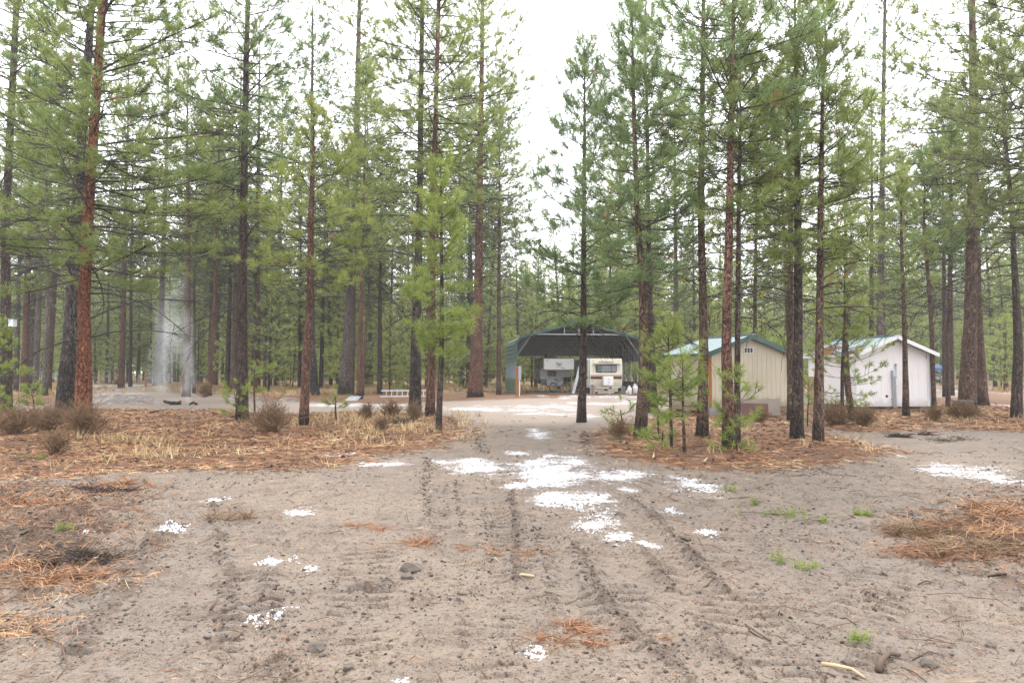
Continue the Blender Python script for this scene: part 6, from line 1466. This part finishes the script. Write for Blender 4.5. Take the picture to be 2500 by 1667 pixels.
def sprig(px, py, s, label, tone='fresh', n=6, seed=0):
    rs = np.random.RandomState(seed + int(px)); p = on(px, py); t = empty('pine_sprig', p); tag(t, label, 'pine sprig')
    TP = rs.randn(n, 3) * np.array((s * .6, s * .35, 0)) + np.array((0, 0, .03)); TA = np.stack([rs.randn(n), rs.randn(n) * .6, .5 + .4 * rs.rand(n)], -1)
    V, Fc, tn = needles(TP, TA, np.full(n, .09), rs.rand(n) * .7, 22, .006, rs); link('needles', npmesh('needles', V, Fc, NEEDLE[tone], {'tone': tn}), t)['kind'] = 'stuff'
    V, Fc = seg_mesh(np.tile(np.array([[0, 0, .015]]), (n, 1)), TP, np.full(n, .005), np.full(n, .003)); link('stem', npmesh('stem', V, Fc, M_TWIG), t)['kind'] = 'stuff'
sprig(1905, 1254, .30, 'broken green pine branch tip lying left of the paired sprigs', 'mid', 12)
sprig(2086, 1252, .07, 'left one of two small green sprigs on the dirt at the right', 'fresh', 5)
sprig(2121, 1257, .08, 'right one of two small green sprigs on the dirt at the right', 'fresh', 5)
sprig(2004, 1272, .08, 'small green sprig between the broken branch tip and the pair', 'fresh', 4)
sprig(1781, 1198, .09, 'small green sprig on the dirt beside the rightmost middle hail patch', 'fresh', 4)
sprig(1848, 1230, .08, 'tiny green sprig above the broken green branch tip', 'mid', 4)
sprig(1965, 1386, .12, 'flat yellow-green tuft on the dirt right of the deep crawler track', 'fresh', 6)
sprig(1910, 1368, .06, 'tiny green tuft left of the flat yellow-green tuft', 'fresh', 3)
sprig(2103, 1566, .06, 'green tip at the left end of the thin branch', 'fresh', 3)
sprig(92, 1122, .20, 'bright green pine sprig at the left edge of the litter', 'fresh', 8)
sprig(164, 1306, .08, 'small green sprig in the left root patch', 'fresh', 4)
sprig(1498, 1078, .20, 'bluish green fallen branch tip at the seedling, left edge of the right litter', 'blue', 9)
M_ROOT = simple('root_black_brown', (0.060, 0.042, 0.034), 0.95, 0, 0.5, 12)
def clump(px, py, w, h, mat, label, cat, name, n=160, seed=0, up=.5, tone=(0, 1), ln=.16, wd=.006):
    rs = np.random.RandomState(seed + int(px)); p = on(px, py); t = None; n = int(n * 1.3)
    k = 7; cen = rs.randn(k, 2) * np.array((w * .48, w * .30)); wh = rs.randint(0, k, n); sp = (.06 + .22 * rs.rand(k) ** 1.5) * w
    c = np.zeros((n, 3)); c[:, :2] = cen[wh] + rs.randn(n, 2) * sp[wh][:, None] * np.array((1, .7)); c[:, 2] = np.abs(rs.randn(n)) * h * .3 * rs.rand(k)[wh]
    a = rs.rand(n) * 6.28; d = np.stack([np.cos(a), np.sin(a), up * rs.randn(n)], -1); d /= np.linalg.norm(d, axis=1, keepdims=True)
    L0 = ln * (.5 + rs.rand(n)); s = np.cross(d, rs.randn(n, 3)); s /= np.linalg.norm(s, axis=1, keepdims=True)
    m = c + d * (L0 / 2)[:, None] + s * rs.randn(n)[:, None] * .01; e = c + d * L0[:, None]; s = s * wd / 2
    V = np.stack([c - s, c + s, m + s, m - s, e + s * .3, e - s * .3], 1).reshape(-1, 3); V[:, 2] = np.maximum(V[:, 2], .002); b = np.arange(n)[:, None] * 6
    Fc = np.concatenate([b + np.array([[0, 1, 2, 3]]), b + np.array([[3, 2, 4, 5]])], 0)
    tn = tone[0] + (tone[1] - tone[0]) * rs.rand(n)
    return tag(link(name, npmesh(name, V, Fc, mat, {'tone': np.repeat(tn, 6)}), None, p), label, cat)
clump(1446, 1556, .42, .05, M_LITN, 'bright rust-orange heap of fallen needles in the bottom middle', 'needle heap', 'needle_heap', 420, 1, .2, (.3, .7), .13, .0045)
clump(650, 1530, .40, .03, M_LITN, 'rust-orange needles beside the hail patch at the lower left', 'needle heap', 'needle_heap', 170, 2, .2, (.4, .7))
clump(1290, 1346, .0 + .3, .02, M_LITN, 'thin rusty needle scatter along the middle crawler track ridge', 'needle heap', 'needle_heap', 120, 3, .2, (.3, .6))
clump(1010, 1327, .30, .03, M_LITN, 'small rusty needle patch left of the middle crawler track', 'needle heap', 'needle_heap', 110, 4, .2, (.4, .7))
clump(910, 1290, .30, .03, M_LITN, 'small rusty needle patch farther left of the middle crawler track', 'needle heap', 'needle_heap', 110, 5, .2, (.4, .7))
clump(568, 1278, .26, .18, M_BUSH, 'uprooted dry brown tuft lying alone on the left dirt', 'dry tuft', 'dry_tuft', 260, 6, .9, (0, 1), .15, .005)
clump(205, 1380, .46, .12, M_ROOT, 'black tangled root clump at the left', 'root clump', 'root_clump', 1100, 7, .35, (0, 1), .10, .006)
clump(235, 1205, .65, .10, M_ROOT, 'dark tangled root clump at the upper left of the dirt', 'root clump', 'root_clump', 800, 8, .35, (0, 1), .13, .009)
clump(280, 1190, .50, .10, M_LITN, 'rusty needle clump behind the dark upper left root clump', 'needle heap', 'needle_heap', 260, 9, .4, (.2, .8), .2, .009)
clump(15, 1420, .40, .10, M_LITN, 'orange needle clump at the left edge of the left root patch', 'needle heap', 'needle_heap', 480, 10, .35, (.2, .9), .15, .005)
clump(170, 1430, .36, .06, M_LITN, 'rusty needle clump in front of the black root clump', 'needle heap', 'needle_heap', 220, 11, .3, (.2, .7))
clump(60, 1240, .50, .06, M_LITN, 'rusty needle clump high in the left root patch', 'needle heap', 'needle_heap', 220, 12, .3, (.3, .7), .2, .008)
clump(2400, 1290, .75, .16, M_LITN, 'largest rusty straw tangle in the right root patch', 'needle heap', 'needle_heap', 900, 13, .4, (.05, .9), .17, .006)
clump(2270, 1300, .55, .10, M_BUSH, 'brown twig tangle at the left end of the right root patch', 'root clump', 'root_clump', 520, 14, .35, (0, 1), .14, .007)
clump(2330, 1365, .55, .07, M_LITN, 'rusty needle tangle in the middle of the right root patch', 'needle heap', 'needle_heap', 480, 15, .3, (.1, .7), .15, .006)
clump(2440, 1356, .55, .12, M_BUSH, 'dark brown root tangle near the right edge', 'root clump', 'root_clump', 600, 16, .4, (0, 1), .14, .007)
clump(1040, 1060, .9, .12, M_ROOT, 'dark root clump left of the slender young pine', 'root clump', 'root_clump', 200, 17, .4, (0, 1), .25, .02) if False else None
clump(975, 1036, .7, .25, M_ROOT, 'dark upturned root tuft behind the wispy bushes', 'root clump', 'root_clump', 260, 18, .7, (0, 1), .25, .015)
clump(2240, 1068, 1.0, .16, M_ROOT, 'dark root tangle at the edge of the right lane', 'root clump', 'root_clump', 500, 19, .35, (0, 1), .18, .012)
clump(1140, 1000, .4, .05, M_ROOT, 'dark twig scatter beside the reddish ladder pine', 'root clump', 'root_clump', 60, 20) if False else None
def clod(px, py, r, label, seed): 
    o = rock(px, py, r, M_CLODB, label, -r * .1, .65, 'soil_clod', 'clod', seed); return o
M_CLODB = simple('clod_brown', (0.135, 0.108, 0.088), 0.95, 0, 0.3, 22, bump=0.5)
clod(1003, 1392, .085, 'biggest soil clod left of the middle crawler track', 11); clod(992, 1411, .055, 'smaller soil clod in front of the biggest one', 12)
clod(915, 1430, .06, 'wet dark clod at the left end of the broken ridge', 13); clod(942, 1430, .05, 'wet dark clod at the right end of the broken ridge', 14)
clod(1514, 1260, .055, 'dark cone-like clod above the nearest hail patch', 15); clod(1674, 1316, .05, 'dark clod beside the ridge of the right crawler track', 16)
clod(2419, 1572, .03, 'small dark clod at the lower right', 17); clod(2072, 1613, .035, 'small black clod left of the thick curved stick', 18); clod(2268, 1613, .045, 'dark clod at the end of a thin twig, lower right', 19)
clod(850, 1626, .03, 'small dark clod near the bottom left', 20); clod(774, 1582, .05, 'dark clod beside the left crawler track', 21)

# ------------------------------------------------------------------ haze
hz_ = MB().box(-330, 330, -32, 372, -1.6, 36).build('haze', [], None)
g = G('haze_air'); g.t.nodes.remove(g.b)
pv = g.n('ShaderNodeVolumePrincipled', {'Color': (0.95, 0.97, 1.0, 1), 'Density': 0.0005, 'Anisotropy': 0.1}); g.t.links.new(pv.outputs[0], g.out.inputs['Volume'])
hz_.data.materials.append(g.m); tag(hz_, 'thin misty air', kind='stuff')
